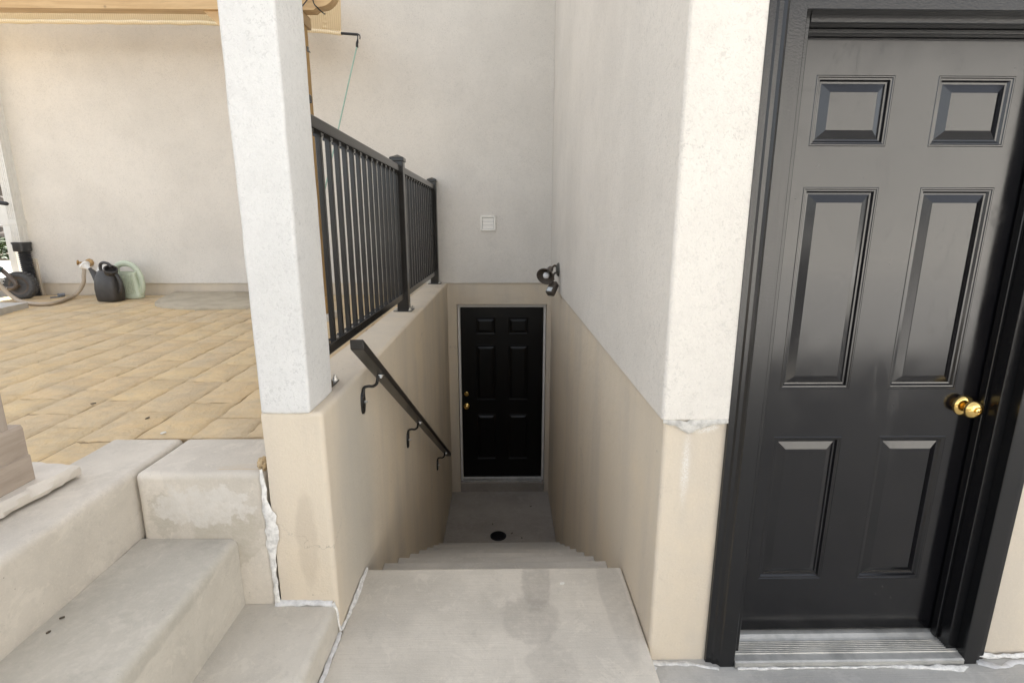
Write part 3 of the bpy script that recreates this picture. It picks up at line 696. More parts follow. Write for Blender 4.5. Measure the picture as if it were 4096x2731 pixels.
# ================================================================== things on the walls and in the well
vent = thing('wall_vent', (-.162, SYB, 1.408), 'small cream louvred dryer vent on the stucco above the basement door', 'vent')
vx0, vx1, vz0, vz1 = -.243, -.081, 1.410, 1.571
for args in ((vx0, vx0 + .022, vz0, vz1), (vx1 - .022, vx1, vz0, vz1), (vx0 + .0221, vx1 - .0221, vz0, vz0 + .022), (vx0 + .0221, vx1 - .0221, vz1 - .024, vz1)):
    bm = B(); box(bm, args[0], args[1], SYB - .016, SYB - .001, args[2], args[3], .004, 2); obj('frame', bm, 'cream_plastic', vent)
bm = B(); box(bm, vx0 + .02, vx1 - .02, SYB - .004, SYB - .002, vz0 + .02, vz1 - .02); obj('back', bm, 'hollow', vent)
for i in range(3):
    z = vz0 + .0235 + i * .0375; bm = B(); prism(bm, [(SYB - .0125, z), (SYB - .0105, z), (SYB - .0055, z + .0360), (SYB - .0075, z + .0360)], lambda u, v, d: (d, u, v), vx0 + .024, vx1 - .024); obj('louvre', bm, 'cream_plastic', vent)
for x in (vx0 + .009, vx1 - .009):
    for z in (vz0 + .009, vz1 - .009):
        bm = B(); lathe(bm, [(.003, 0), (.003, .0015)], (x, SYB - .0155, z), (0, -1, 0), 10); obj('screw', bm, 'bronze', vent)

fl_ = thing('security_light', (SX, 4.80, .86), 'bronze security floodlight with bare white bulb and motion sensor on stucco wall', 'floodlight')
lx, ly, lz = SX, 4.80, 1.075
bm = B(); lathe(bm, [(.063, .001), (.063, .008), (.052, .020), (.030, .028)], (lx, ly, lz), (-1, 0, 0), 28); obj('base_plate', bm, 'verdigris', fl_, smooth=40)
hd = Vector((-.42, -.78, -.46)).normalized(); hc = Vector((.376, 4.655, 1.030))
back = hc - hd * .125
bm = B(); tube(bm, smooth_path([(lx - .020, ly - .005, lz + .030), (lx - .045, ly - .010, lz + .036), tuple(back + Vector((.008, .01, .004)))], 5), .010, 12); obj('arm', bm, 'bronze', fl_, smooth=50)
bm = B(); lathe(bm, [(.006, -.135), (.024, -.13), (.027, -.120), (.029, -.075), (.040, -.06), (.074, -.008), (.082, .0), (.083, .012), (.079, .012), (.0765, .001), (.070, -.008), (.038, -.055), (.026, -.066), (.001, -.068)], tuple(hc), tuple(hd), 40)
shade = obj('lamp_shade', bm, 'bronze', fl_, smooth=45)
bm = B(); lathe(bm, [(.012, -.066), (.013, -.050), (.020, -.038), (.0285, -.022), (.0300, -.012), (.0285, -.002), (.021, .010), (.010, .0165), (.001, .018)], tuple(hc), tuple(hd), 32); obj('bulb', bm, 'bulb', shade, smooth=60)
bm = B(); tube(bm, smooth_path([(lx - .018, ly - .004, lz - .030), (lx - .040, ly - .010, lz - .030), (lx - .052, ly - .02, lz - .055), (lx - .055, ly - .06, lz - .085)], 5), .009, 10); obj('arm', bm, 'bronze', fl_, smooth=50)
sax = Vector((-.40, -.55, -.73)).normalized(); sr = Vector((.80, -.55, 0)); sr = (sr - sax * sr.dot(sax)).normalized(); su = sax.cross(sr)
sc0 = Vector((.440, 4.69, .918))
def sp(a, b, c): return sc0 + sr * a + su * b + sax * c
bm = B(); vs8 = [bm.verts.new(sp(a, b, c)) for c in (-.060, .066) for b in (-.036, .030) for a in (-.036, .036)]
for q in ((0, 2, 3, 1), (4, 5, 7, 6), (0, 1, 5, 4), (2, 6, 7, 3), (0, 4, 6, 2), (1, 3, 7, 5)): bm.faces.new([vs8[i] for i in q])
bmesh.ops.bevel(bm, geom=bm.edges[:], offset=.009, segments=3, profile=.5, affect='EDGES'); sens = obj('motion_sensor', bm, 'bronze', fl_, smooth=40)
bm = B(); vs8 = [bm.verts.new(sp(a, b, c)) for c in (.012, .055) for b in (.0, .034) for a in (-.026, .024)]
vs8 = vs8
for q in ((0, 2, 3, 1), (4, 5, 7, 6), (0, 1, 5, 4), (2, 6, 7, 3), (0, 4, 6, 2), (1, 3, 7, 5)): bm.faces.new([vs8[i] for i in q])
bmesh.ops.bevel(bm, geom=bm.edges[:], offset=.004, segments=2, profile=.5, affect='EDGES'); obj('sensor_lens', bm, 'lens', sens, smooth=40)

dr = thing('floor_drain', (-.058, 4.735, ZL), 'round black iron drain grate in the basement landing', 'drain')
bm = B(); lathe(bm, [(.082, 0), (.082, .005), (.079, .007), (.070, .007), (.069, .004), (.001, .003)], (-.058, 4.735, ZL + .001), (0, 0, 1), 36); gr_ = obj('grate', bm, 'grate', dr, smooth=30)
for i in range(-4, 5):
    for j in range(-4, 5):
        x = -.058 + i * .0165 + (.008 if j % 2 else 0); y = 4.735 + j * .0145
        if (x + .058) ** 2 + (y - 4.735) ** 2 < .062 ** 2:
            bm = B(); lathe(bm, [(.0052, 0), (.0052, .0012)], (x, y, ZL + .0047), (0, 0, 1), 8); obj('hole', bm, 'hollow', gr_)

# ================================================================== PERGOLA, shade cloth, cords
pg = thing('pergola', (-1.53, 3.0, .64), 'cedar pergola with scrolled rafter end, one post behind the white column', 'pergola')
zp = patio_z(4.36)
bm = B(); box(bm, -1.575, -1.485, 4.32, 4.41, zp + .045, 2.929, .004, 2); obj('post', bm, 'woodZ', pg)
bm = B(); box(bm, -1.594, -1.466, 4.301, 4.429, zp + .0455, zp + .19, .004, 2); obj('post_skirt', bm, 'woodZ', pg)
bm = B(); box(bm, -1.565, -1.472, .9, 4.462, 2.930, 3.012, .004, 2); obj('beam', bm, 'woodY', pg)
bm = B()
tail = [(-1.397, 3.0135), (-1.385, 3.022), (-1.374, 3.030), (-1.354, 3.035), (-1.330, 3.038), (-1.305, 3.045), (-1.280, 3.058), (-1.260, 3.074), (-1.247, 3.087), (-1.233, 3.110), (-1.224, 3.135), (-1.205, 3.141), (-1.190, 3.145), (-1.190, 3.20)]
prism(bm, [(-6.2, 3.20), (-6.2, 3.0135)] + tail, lambda u, v, d: (u, d, v), 4.30, 4.395); obj('rafter', bm, 'woodX', pg, smooth=20)
bm = B(); prism(bm, [(-2.215, 3.0125), (-2.09, 3.0125), (-1.576, 2.54), (-1.576, 2.44)], lambda u, v, d: (u, d, v), 4.325, 4.405); obj('knee_brace', bm, 'woodX', pg)
bm = B(); box(bm, -1.60, -1.502, 1.412, 1.510, .6905, 3.0, .004, 2); obj('post', bm, 'greyZ', pg)
bm = B(); prism(bm, [(-1.622, .6905), (-1.488, .6905), (-1.4885, .772), (-1.4935, .775), (-1.4935, .862), (-1.4985, .872), (-1.6115, .872), (-1.6165, .862), (-1.6165, .775), (-1.6215, .772)], lambda u, v, d: (u, d, v), 1.386, 1.545); obj('post_skirt', bm, 'greyY', pg)
bm = B(); box(bm, -1.565, -1.50, .9, 1.40, 2.9295, 2.9299); bm.free()
# flat stones under the posts
def slab_stone(outline, z0, z1, seed, jag=.012):
    bm = B(); pts = []
    for i in range(len(outline)):
        a, b = Vector(outline[i]), Vector(outline[(i + 1) % len(outline)])
        k = max(1, int((b - a).length / .025))
        for j in range(k): pts.append(a.lerp(b, j / k))
    loops = []
    for f, z, jz in ((-.004, z0, 0), (.0, z0 + (z1 - z0) * .35, 1), (-.004, z0 + (z1 - z0) * .75, 1), (-.014, z1, 1)):
        L = []
        c = sum((p for p in pts), Vector((0, 0))) / len(pts)
        for i, p in enumerate(pts):
            d = (p - c).normalized(); q = Vector((p.x * 22, p.y * 22, z * 40 + seed)); off = f + jag * mnoise.noise(q)
            zz = z if not callable(z1) else z
            L.append(bm.verts.new((p.x + d.x * off, p.y + d.y * off, z)))
        loops.append(L)
    k = len(pts)
    for A_, B_ in zip(loops, loops[1:]):
        for i in range(k): bm.faces.new((A_[i], A_[(i + 1) % k], B_[(i + 1) % k], B_[i]))
    bm.faces.new(loops[0][::-1]); bm.faces.new(loops[-1]); return bm
tag(obj('flagstone', slab_stone([(-1.71, 1.20), (-1.46, 1.22), (-1.455, 1.36), (-1.440, 1.50), (-1.432, 1.655), (-1.60, 1.672), (-1.72, 1.64)], .650, .690, 3., .02), 'limestone', smooth=30), 'pale ragged limestone flag under the near wooden post', 'flagstone')
tag(obj('flagstone', slab_stone([(-1.68, 4.20), (-1.42, 4.22), (-1.40, 4.50), (-1.66, 4.52)], zp - .012, zp + .045, 5.), 'limestone', smooth=45), 'pale limestone flag under the far wooden post behind the railing', 'flagstone')
bm_ = slab_stone([(-3.36, 5.03), (-3.41, 5.16), (-3.46, 5.34), (-3.50, 5.60), (-1.9, 5.60), (-1.9, 4.78), (-2.40, 4.78), (-2.86, 4.74), (-3.15, 4.82), (-3.29, 4.93)], patio_z(4.8) - .016, patio_z(4.8) + .021, 8., .008)
for v in bm_.verts: v.co.z += max(0, v.co.y - 4.75) * .046
tag(obj('step_stone', bm_, 'slate', smooth=45), 'large flat grey brown stone slab lying against the back wall', 'stone slab')
bm = B(); prism(bm, [(-4.405, 4.86), (-4.31, 4.40), (-5.2, 4.25), (-5.2, 4.86)], lambda u, v, d: (u, v, d), patio_z(4.4) - .006, .768)
tag(obj('paving_slab', bm, 'paving_slab'), 'thin light grey paving slab lying beside the hose reel', 'paving slab')

sh = thing('roller_shade', (-3, 5.1, 3.1), 'cream ribbed shade cloth hung under the pergola with rolled lower edge', 'shade')
def cz(x): return 3.178 if x < -2.6 else 3.178 - (x + 2.6) * .052 - max(0, x + 1.9) * .03
bm = B(); xs_ = [-6.0 + i * (4.575 / 110) for i in range(111)]
rows_ = []
for t in (0, .5, 1):
    rows_.append([bm.verts.new((x + .026 * t * (x > -2), 5.1 + .006 * math.sin(x * 7) + .006 * (t > .9), (cz(x) + .03) * (1 - t) + 3.62 * t)) for x in xs_])
for a in range(2):
    for i in range(110): bm.faces.new((rows_[a][i], rows_[a][i + 1], rows_[a + 1][i + 1], rows_[a + 1][i]))
bmesh.ops.solidify(bm, geom=bm.faces[:], thickness=.004); obj('cloth', bm, 'cloth', sh, smooth=60)
bm = B(); tube(bm, [(x, 5.1, cz(x) + .014 + .002 * math.sin(x * 23)) for x in xs_], [.017 + .0016 * math.sin(x * 13) + .001 * math.sin(x * 31) for x in xs_], 12); obj('rolled_hem', bm, 'cloth', sh, smooth=60)
bm = B(); tube(bm, [(-1.45, 5.1, cz(-1.45) + .014), (-1.275, 5.1, 3.108)], .0115, 8); obj('rod', bm, 'black', sh, smooth=30)
bm = B()
for i in range(20):
    a, b = 2 * math.pi * i / 20, 2 * math.pi * (i + 1) / 20
    tube(bm, [(-1.263 + .011 * math.cos(a), 5.085, 3.104 + .011 * math.sin(a)), (-1.263 + .011 * math.cos(b), 5.085, 3.104 + .011 * math.sin(b))], .0028, 6, False)
obj('ring', bm, 'zinc', sh, smooth=60)
bc = thing('bungee_cord', (-1.4, 4.75, 1.6), 'thin pale green bungee cord stretched from shade rod to wooden post', 'cord')
bm = B(); tube(bm, [(-1.288, 5.083, 3.012), (-1.345, 4.93, 2.66), (-1.475, 4.43, 1.672)], .0055, 8); obj('cord', bm, 'cord', bc, smooth=60)
bm = B(); tube(bm, smooth_path([(-1.288, 5.083, 3.000), (-1.287, 5.083, 3.030), (-1.281, 5.083, 3.050), (-1.279, 5.083, 3.072), (-1.276, 5.080, 3.096), (-1.268, 5.080, 3.104), (-1.258, 5.080, 3.094), (-1.2565, 5.080, 3.076), (-1.260, 5.080, 3.064)], 4), [.010] * 5 + [.012] * 3 + [.0095] * 4 + [.0055] * 30, 10); obj('hook', bm, 'black', bc, smooth=60) if False else None
pth = smooth_path([(-1.288, 5.083, 3.000), (-1.287, 5.083, 3.030), (-1.281, 5.083, 3.050), (-1.279, 5.083, 3.072), (-1.276, 5.080, 3.096), (-1.268, 5.080, 3.104), (-1.258, 5.080, 3.094), (-1.2565, 5.080, 3.076), (-1.260, 5.080, 3.064)], 4)
bm = B(); tube(bm, pth, [(.011 if i < 6 else max(.0045, .011 - (i - 6) * .0011)) for i in range(len(pth))], 10); obj('hook', bm, 'black', bc, smooth=60)
bm = B(); tube(bm, smooth_path([(-1.475, 4.43, 1.675), (-1.470, 4.425, 1.655), (-1.478, 4.418, 1.648), (-1.486, 4.405, 1.655)], 4), .004, 8); obj('hook', bm, 'zinc', bc, smooth=60)
bm = B(); tube(bm, smooth_path([(-1.47, 4.27, 3.022), (-1.44, 4.28, 3.06), (-1.375, 4.285, 3.14), (-1.36, 4.288, 3.19), (-1.385, 4.29, 3.215), (-1.40, 4.288, 3.16), (-1.385, 4.287, 3.06), (-1.362, 4.29, 3.028), (-1.345, 4.34, 3.016), (-1.34, 4.39, 3.018)], 5), .0042, 8)
tag(obj('tie_cord', bm, 'black', smooth=60), 'black cord looped round the scrolled rafter end', 'cord')
bm = B(); box(bm, -.6495, -.6440, 1.903, 1.914, 2.036, 2.052, .001, 1); tube(bm, [(-.646, 1.90, 2.05), (-.643, 1.918, 2.036)], .0015, 6)
tag(obj('wire_clip', bm, 'verdigris'), 'tiny grey wire clip on the back edge of the white column', 'clip')

# ================================================================== things by the back wall
def place(bmv, loc, yaw, s=1.0):
    M = Matrix.Translation(loc) @ Matrix.Rotation(yaw, 4, 'Z') @ Matrix.Scale(s, 4)
    bmesh.ops.transform(bmv, matrix=M, verts=bmv.verts[:]); return bmv
# dark grey can, modelled facing -x (spout), seen from -y
L1 = Vector((-3.915, 5.235, patio_z(5.235) + .001)); yaw1 = R(-12)
wc = thing('watering_can', L1, 'dark grey plastic watering can with white sprinkler rose by the back wall', 'watering can')
bm = B(); superell(bm, [(0, 0, 0, .108, .075, 3.2), (.006, 0, 0, .116, .082, 3.2), (.05, 0, 0, .121, .086, 3.2), (.12, 0, 0, .127, .090, 3.0), (.19, 0, 0, .122, .086, 2.8), (.245, 0, 0, .108, .074, 2.6), (.285, -.004, 0, .088, .058, 2.5), (.300, -.006, 0, .070, .045, 2.5), (.304, -.006, 0, .05, .03, 2.5)], 48)
obj('body', place(bm, L1, yaw1), 'can_dark', wc, smooth=60)
bm = B(); lathe(bm, [(.054, -.06), (.056, 0), (.059, .052), (.056, .054), (.048, .053), (.046, .01), (.001, .008)], (.058, -.010, .278), (.52, -.36, .78), 32); obj('filler_neck', place(bm, L1, yaw1), 'can_dark', wc, smooth=50)
bm = B(); tube(bm, smooth_path([(-.075, 0, .165), (-.112, 0, .215), (-.145, 0, .258), (-.180, 0, .296), (-.198, 0, .314)], 6), [.064 - .048 * min(1, i / 20) ** .8 for i in range(25)], 16); obj('spout', place(bm, L1, yaw1), 'can_dark', wc, smooth=60)
bm = B(); lathe(bm, [(.014, -.012), (.016, .004), (.020, .022), (.030, .036), (.036, .048), (.046, .054), (.048, .062), (.046, .068), (.001, .073)], (-.198, 0, .312), (-.80, 0, .55), 32); rose = obj('sprinkler_rose', place(bm, L1, yaw1), 'white_plastic', wc, smooth=40)
bm = B(); tube(bm, smooth_path([(-.060, 0, .285), (-.068, 0, .325), (-.058, 0, .360), (-.020, 0, .376), (.030, 0, .366), (.062, 0, .335)], 6), .0145, 12); obj('top_handle', place(bm, L1, yaw1), 'can_dark', wc, smooth=60)
bm = B(); tube(bm, smooth_path([(.092, -.01, .285), (.130, -.012, .250), (.155, -.012, .190), (.155, -.012, .130), (.135, -.010, .095), (.108, -.008, .088)], 6), .016, 12); obj('back_handle', place(bm, L1, yaw1), 'can_dark', wc, smooth=60)
# sage can: flat oval body with two cut-out grips
L2 = Vector((-3.835, 5.40, patio_z(5.40) + .001)); yaw2 = R(-6)
gc = thing('watering_can', L2, 'pale sage green watering can with ribbed sides behind the dark one', 'watering can')
bm = B(); superell(bm, [(0, 0, 0, .128, .058, 3), (.008, 0, 0, .136, .064, 3), (.035, 0, 0, .136, .064, 3), (.045, 0, 0, .131, .058, 3), (.15, -.006, 0, .126, .054, 3), (.245, -.014, 0, .118, .050, 3), (.268, -.014, 0, .117, .049, 3), (.268, -.014, 0, .108, .040, 3), (.20, -.014, 0, .108, .040, 3)], 56); obj('body', place(bm, L2, yaw2), 'can_green', gc, smooth=50)
for i in range(12):
    x = -.108 + i * .019; bm = B(); tube(bm, [(x, -.060, .052), (x * .93 - .004, -.056, .15), (x * .84 - .010, -.049, .235)], .0052, 8); obj('rib', place(bm, L2, yaw2), 'can_green', gc, smooth=60)
bm = B(); tube(bm, smooth_path([(-.112, 0, .26), (-.105, 0, .315), (-.06, 0, .345), (0, 0, .352), (.055, 0, .338), (.105, 0, .296), (.138, 0, .225), (.148, 0, .150), (.140, 0, .09), (.122, 0, .055)], 6), .021, 12, True, 1.4); obj('hoop_handle', place(bm, L2, yaw2), 'can_green', gc, smooth=60)
bm = B(); tube(bm, smooth_path([(.070, 0, .235), (.092, 0, .255), (.118, 0, .272)], 4), .024, 12); obj('bridge', place(bm, L2, yaw2), 'can_green', gc, smooth=60)
# white dish leaning on the wall behind the cans
bm = B(); lathe(bm, [(.070, 0), (.085, .012), (.088, .016), (.084, .016), (.068, .006), (.001, .005)], (-4.17, 5.575, .985), (.15, -.95, .25), 36)
tag(obj('white_dish', bm, 'white_plastic', smooth=40), 'shallow white plastic dish propped behind the dark watering can', 'dish')

sp_ = thing('hose_tap', (-4.36, YB, 1.07), 'old brass garden tap on a tan block on the back wall', 'tap')
bm = B(); lathe(bm, [(.040, 0), (.040, .022), (.030, .030)], (-4.362, SYB, 1.080), (0, -1, 0), 8); obj('mount_block', bm, plain('tan_block', (.42, .27, .12), .7), sp_, smooth=30)
bm = B(); tube(bm, smooth_path([(-4.365, SYB - .025, 1.078), (-4.385, SYB - .055, 1.078), (-4.375, SYB - .075, 1.06), (-4.372, SYB - .082, 1.025)], 5), .016, 12); obj('tap_body', bm, 'old_brass', sp_, smooth=60)
bm = B(); lathe(bm, [(.010, -.03), (.012, 0), (.026, .004), (.028, .010), (.024, .016), (.006, .018)], (-4.425, SYB - .07, 1.083), (-.85, -.45, .1), 10); obj('tap_wheel', bm, 'old_brass', sp_, smooth=30)
bm = B(); hp = smooth_path([(-4.372, 5.545, 1.030), (-4.345, 5.50, 1.00), (-4.325, 5.46, .95), (-4.330, 5.45, .89), (-4.372, 5.44, .815), (-4.392, 5.38, .762), (-4.35, 5.22, patio_z(5.22) + .020), (-4.29, 5.06, patio_z(5.06) + .020), (-4.295, 4.96, patio_z(4.96) + .020), (-4.42, 4.95, patio_z(4.95) + .020), (-4.64, 5.06, patio_z(5.06) + .021), (-4.78, 5.14, .772), (-4.86, 5.17, .815), (-4.93, 5.19, .880), (-5.02, 5.21, .99), (-5.12, 5.22, 1.12)], 7)
tube(bm, hp, .0185, 12); tag(obj('garden_hose', bm, 'hose', smooth=60), 'tan garden hose drooping from the tap and looping over the pavers', 'hose')
bm = B(); tube(bm, [(-4.585, 5.495, patio_z(5.49) + .020), (-4.600, 5.47, patio_z(5.47) + .020), (-4.615, 5.45, patio_z(5.45) + .017)], [.0185, .0185, .022], 14, True)
prism(bm, [(-4.605, 5.475), (-4.585, 5.44), (-4.635, 5.375), (-4.665, 5.415)], lambda u, v, d: (u, v, d), patio_z(5.43) + .002, patio_z(5.43) + .012); lathe(bm, [(.014, 0), (.001, .0005)], (-4.584, 5.4965, patio_z(5.49) + .020), (.5, .8, 0), 12)
tag(obj('fan_nozzle', bm, 'pewter', smooth=30), 'flat grey fan nozzle lying on the pavers by the wall', 'nozzle')

# hose reel cart at the far end of the patio (partly out of the picture)
WC_ = Vector((-4.885, 5.355, patio_z(5.355) + .136))
ct = thing('hose_reel_cart', (-5.0, 5.30, patio_z(5.3)), 'brown tubular hose reel cart with black tyres at the patio end', 'hose reel')
ax = Vector((.16, -.98, .05)).normalized()
def wheel(c):
    bm = B(); lathe(bm, [(.092, -.036), (.108, -.044), (.122, -.041), (.131, -.028), (.134, -.010), (.134, .010), (.131, .028), (.122, .041), (.108, .044), (.092, .036)], tuple(c), tuple(ax), 48)
    a_, b_ = frame_at(ax)
    w = obj('wheel', bm, 'rubber', ct, smooth=50)
    bm = B()
    for i in range(26):
        for s in (-1, 1):
            t = 2 * math.pi * (i + .5 * (s > 0)) / 26; d = a_ * math.cos(t) + b_ * math.sin(t); tt = ax.cross(d)
            cc = c + d * .1335 + ax * s * .020; q = []
            for e in (0, .0055):
                for p, k in ((-1, -1), (1, -1), (1, 1), (-1, 1)): q.append(bm.verts.new(cc + d * e + tt * p * .0105 + ax * k * .015 + tt * k * .003 * s))
            for f in ((4, 5, 6, 7), (0, 1, 5, 4), (1, 2, 6, 5), (2, 3, 7, 6), (3, 0, 4, 7)): bm.faces.new([q[j] for j in f])
    tg = obj('tread', bm, 'rubber', w); tg['kind'] = 'stuff'
    bm = B(); lathe(bm, [(.066, .030), (.072, .036), (.090, .038), (.092, .030), (.078, .024), (.066, .024)], tuple(c), tuple(ax), 36); obj('rim', bm, 'tube', w, smooth=40)
    bm = B(); lathe(bm, [(.020, -.03), (.022, .034), (.016, .040), (.012, .046)], tuple(c), tuple(ax), 20)
    for i in range(8):
        t = 2 * math.pi * i / 8; d = a_ * math.cos(t) + b_ * math.sin(t); tube(bm, [c + d * .018 + ax * .028, c + d * .070 + ax * .028], .0045, 6)
    obj('spokes', bm, 'tube', w, smooth=40)
    bm = B(); lathe(bm, [(.070, .004), (.070, .008)], tuple(c), tuple(ax), 30); obj('hub_shade_plate', bm, 'hollow', w)  # black disc put in for the shade behind the spokes
wheel(WC_); wheel(WC_ + Vector((-.62, .02, 0)))
fy = WC_.y - .075
bm = B(); tube(bm, smooth_path([(-5.22, fy, 1.30), (-5.06, fy, 1.125), (-4.95, fy, 1.005), (-4.885, fy, .935), (-4.862, fy, .893), (-4.872, fy, .862), (-4.905, fy, .850), (-5.00, fy, .850), (-5.35, fy, .850)], 6), .0205, 14); obj('frame_tube', bm, 'tube', ct, smooth=60)
bm = B(); lathe(bm, [(.005, 0), (.005, .003)], (-4.945, fy - .0205, .853), (0, -1, 0), 8); obj('bolt', bm, 'zinc', ct)
bm = B(); lathe(bm, [(.165, .0), (.172, .010), (.172, .020), (.162, .026), (.06, .020), (.03, .03)], (-5.142, fy + .03, 1.275), (0, -1, 0), 48); obj('reel_disc', bm, 'reel', ct, smooth=40)
bm = B(); lathe(bm, [(.165, .0), (.172, .010), (.172, .020), (.162, .026)], (-5.142, fy - .27, 1.275), (0, -1, 0), 48); obj('reel_disc', bm, 'reel', ct, smooth=40)
bm = B(); lathe(bm, [(.09, .025), (.09, .30)], (-5.142, fy + .03, 1.275), (0, -1, 0), 32); obj('reel_drum', bm, 'reel', ct, smooth=40)
bm = B(); tube(bm, smooth_path([(-5.35, fy, .852), (-5.36, fy, 1.2), (-5.30, fy, 1.55), (-5.16, fy, 1.685), (-4.93, fy, 1.688)], 6), .0165, 12); obj('handle_tube', bm, 'tube', ct, smooth=60)
bm = B(); tube(bm, [(-4.965, fy, 1.690), (-4.90, fy, 1.683), (-4.80, fy, 1.667), (-4.788, fy, 1.665), (-4.779, fy, 1.6635)], [.0205, .0205, .0195, .016, .008], 14); obj('grip', bm, 'black', ct, smooth=60)
bm = B(); tube(bm, smooth_path([(-4.955, 5.24, 1.035), (-4.985, 5.23, .985), (-5.000, 5.225, .945)], 4), [.010, .013, .017, .020, .021, .020, .017, .012, .009], 12); tube(bm, [(-5.0, 5.225, .945), (-5.012, 5.222, .915)], [.011, .004], 10); tube(bm, [(-4.955, 5.24, 1.035), (-4.93, 5.24, 1.060)], .012, 10)
tag(obj('spray_nozzle', bm, 'nozzle', smooth=60), 'small dark teal hose spray nozzle hanging by the reel cart', 'nozzle')

# downspout at the house corner
ds = thing('downspout', (-4.95, 5.56, .75), 'white ribbed downspout ending in a black corrugated drain pipe', 'downspout')
def spout_outline(w, d, ribs=4):
    pts = [(-w / 2, -d / 2)]
    for i in range(ribs):
        x = -w / 2 + .014 + i * (w - .028) / (ribs - 1); pts += [(x - .004, -d / 2), (x - .002, -d / 2 + .004), (x + .002, -d / 2 + .004), (x + .004, -d / 2)]
    pts.append((w / 2, -d / 2))
    for i in range(3):
        y = -d / 2 + .014 + i * (d - .028) / 2; pts += [(w / 2, y - .004), (w / 2 - .004, y - .002), (w / 2 - .004, y + .002), (w / 2, y + .004)]
    return pts + [(w / 2, d / 2), (-w / 2, d / 2)]
dsx, dsy = -4.968, 5.545
bm = B(); prism(bm, spout_outline(.082, .105), lambda u, v, d: (dsx + u, dsy + v, d), 1.285, 7.0); pipe = obj('pipe', bm, 'gutter', ds)
bm = B(); prism(bm, [(-.044, -.0555), (.044, -.0555), (.044, .06), (.041, .06), (.041, -.0535), (-.044, -.0535)], lambda u, v, d: (dsx + u, dsy + v, d), 1.475, 1.520); obj('strap', bm, 'gutter', ds)
bm = B(); superell(bm, [(1.20, dsx, dsy, .054, .064, 4), (1.205, dsx, dsy, .058, .068, 4), (1.272, dsx, dsy, .058, .068, 4), (1.274, dsx, dsy, .063, .073, 4), (1.292, dsx, dsy, .063, .073, 4), (1.294, dsx, dsy, .052, .062, 4)], 36); obj('adaptor', bm, 'corrugated', ds, smooth=40)
bm = B(); pp = []; rr_ = []
for i in range(0, 92):
    t = i / 91; z = 1.205 - t * .475; pp.append((dsx + .004 + .028 * t * t, dsy + .008, z)); rr_.append(.051 + .0055 * math.sin(i * 2 * math.pi / 4))
tube(bm, pp, rr_, 24); obj('corrugated_pipe', bm, 'corrugated', ds, smooth=70)
# second downspout with a crimped elbow just beyond the corner
el = thing('downspout', (-5.30, 5.95, .92), 'second white downspout with crimped elbow behind the house corner', 'downspout')
ex, ey = -5.335, 5.86
bm = B(); box(bm, ex - .035, ex + .045, ey - .05, ey + .05, .92, 1.50, .008, 2); obj('pipe', bm, 'gutter', el, smooth=40)
bm = B(); lv = []
for i in range(13):
    t = i / 12; z = 1.46 + t * .24; w = .062 + (.006 if i % 3 == 1 else 0) - (.03 * max(0, t - .75) * 4); lv.append((z, ex - .012 + .02 * math.sin(t * 3.0), ey, w, .06, 4))
superell(bm, lv, 28); obj('elbow', bm, 'gutter', el, smooth=40)

# ================================================================== yard beyond: boulders, shrubs
bl = None
for i in range(9):
    r = random.Random(50 + i); y = 10.4 + (i // 3) * 1.15; x = -(y) * (0.99 - .045 * (i % 3)) + r.uniform(-.2, .2) - .15
    z = 1.0 + max(0, (y - 10.2)) * .46 + .12
    bm = B(); bmesh.ops.create_icosphere(bm, subdivisions=3, radius=.55)
    for v in bm.verts:
        v.co.z *= .62; v.co += v.co.normalized() * (mnoise.noise(v.co * 2.2 + Vector((i * 7, 0, 0))) * .22 + mnoise.noise(v.co * 6 + Vector((0, i * 3, 0))) * .06)
        v.co += Vector((x, y, z))
    tag(obj('boulder', bm, 'boulder', smooth=25), 'brown grey boulder bedded in the slope beyond the white path', 'boulder', 'boulders on the slope')
def shrub(c, rad, seed, label):
    t = thing('shrub', c, label, 'shrub'); r = random.Random(seed); bm = B()
    for k in range(900):
        d = Vector((r.gauss(0, 1), r.gauss(0, 1), abs(r.gauss(0, .8)))).normalized() * rad * (r.random() ** .4); d.z *= .55
        p = Vector(c) + d; a = Vector((r.gauss(0, 1), r.gauss(0, 1), r.gauss(0, 1))).normalized(); b = a.cross(Vector((r.gauss(0, 1), r.gauss(0, 1), 1))).normalized()
        s = r.uniform(.02, .045); bm.faces.new([bm.verts.new(p + a * s * 1.6), bm.verts.new(p + b * s * .6), bm.verts.new(p - a * s * 1.6), bm.verts.new(p - b * s * .6)])
    obj('foliage', bm, 'grassy', t)
    bm = B(); tube(bm, [Vector(c) + Vector((0, 0, -.05)), Vector(c) + Vector((.02, 0, rad * .3))], [.02, .008], 6); obj('stem', bm, 'litter', t)
shrub((-8.35, 8.75, .92), .62, 1, 'low green shrub at the edge of the white path'); shrub((-9.6, 9.6, .98), .6, 2, 'low green shrub at the foot of the stony slope')

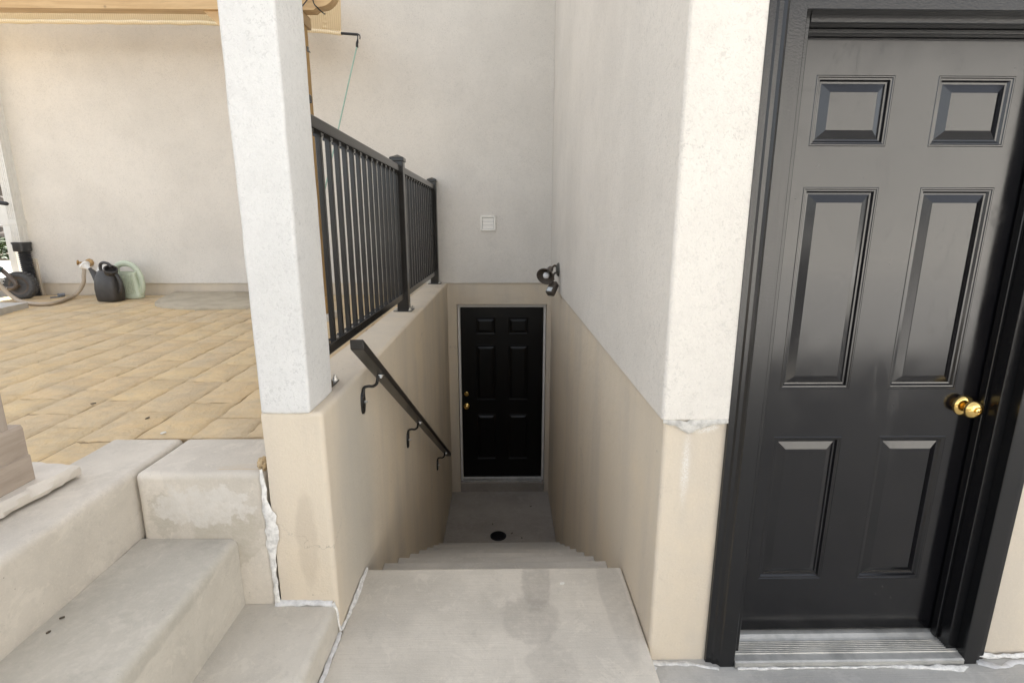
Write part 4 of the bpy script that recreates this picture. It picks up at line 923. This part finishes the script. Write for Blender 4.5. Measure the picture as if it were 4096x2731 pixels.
# ================================================================== small litter
def bit(name, pos, size, mat, label, cat, rz, group=None, thick=.004):
    bm = B(); k = 9; r = random.Random(int(abs(pos[0] * 7919 + pos[1] * 104729)))
    pts = [(math.cos(2 * math.pi * i / k) * size[0] * r.uniform(.75, 1.1), math.sin(2 * math.pi * i / k) * size[1] * r.uniform(.75, 1.1)) for i in range(k)]
    prism(bm, pts, lambda u, v, d: (pos[0] + u * math.cos(rz) - v * math.sin(rz), pos[1] + u * math.sin(rz) + v * math.cos(rz), pos[2] + d), 0, thick)
    tag(obj(name, bm, mat), label, cat, group)
bit('leaf', (-1.19, 2.73, patio_z(2.73) + .003), (.014, .006), 'leaf', 'small green leaf on the pavers close to the white column', 'leaf', .3)
bit('leaf', (-1.48, 3.34, patio_z(3.34) + .003), (.012, .006), 'leaf', 'tiny green leaf lying midway across the pavers', 'leaf', .1)
for i, (x, y) in enumerate(((-1.93, 2.36), (-1.56, 2.18))): bit('twig', (x, y, patio_z(y) + .003), (.012, .004), 'litter', 'dark bit of dry twig lying on the tan pavers', 'twig', .4 + i, 'twigs on the pavers')
for i, (x, y, z) in enumerate(((-1.248, 1.286, .394), (-1.241, 1.232, .394))): bit('twig', (x, y, z), (.0065, .0026), 'litter', 'dark seed husk lying on the upper concrete step', 'husk', .6 + i * .5, 'seed husks on the step')
for i, (x, y) in enumerate(((.08, 4.78), (-.12, 4.95), (-.18, 4.50), (.30, 5.30), (.18, 4.70))): bit('twig', (x, y, ZL + .001), (.014, .006), 'litter', 'dark scrap of litter on the basement landing', 'litter', .8 + i, 'litter on the landing')
bit('paint_chip', (.245, 1.92, .001), (.011, .007), 'chip', 'white paint chip lying on the broom finished slab', 'paint chip', .2)
bit('paint_chip', (-1.39, 2.02, patio_z(2.02) + .004), (.012, .008), 'chip', 'white chip in the joint behind the kerb', 'paint chip', .9)
bm = B(); bmesh.ops.create_icosphere(bm, subdivisions=4, radius=.026)
for v in bm.verts: v.co.x *= .75; v.co.y *= .9; v.co += v.co.normalized() * mnoise.noise(v.co * 120) * .006; v.co += Vector((-.848, 1.715, .655))
tag(obj('foam_lump', bm, 'foam', smooth=True), 'tan crusty lump of dried foam between kerb and column', 'foam lump')
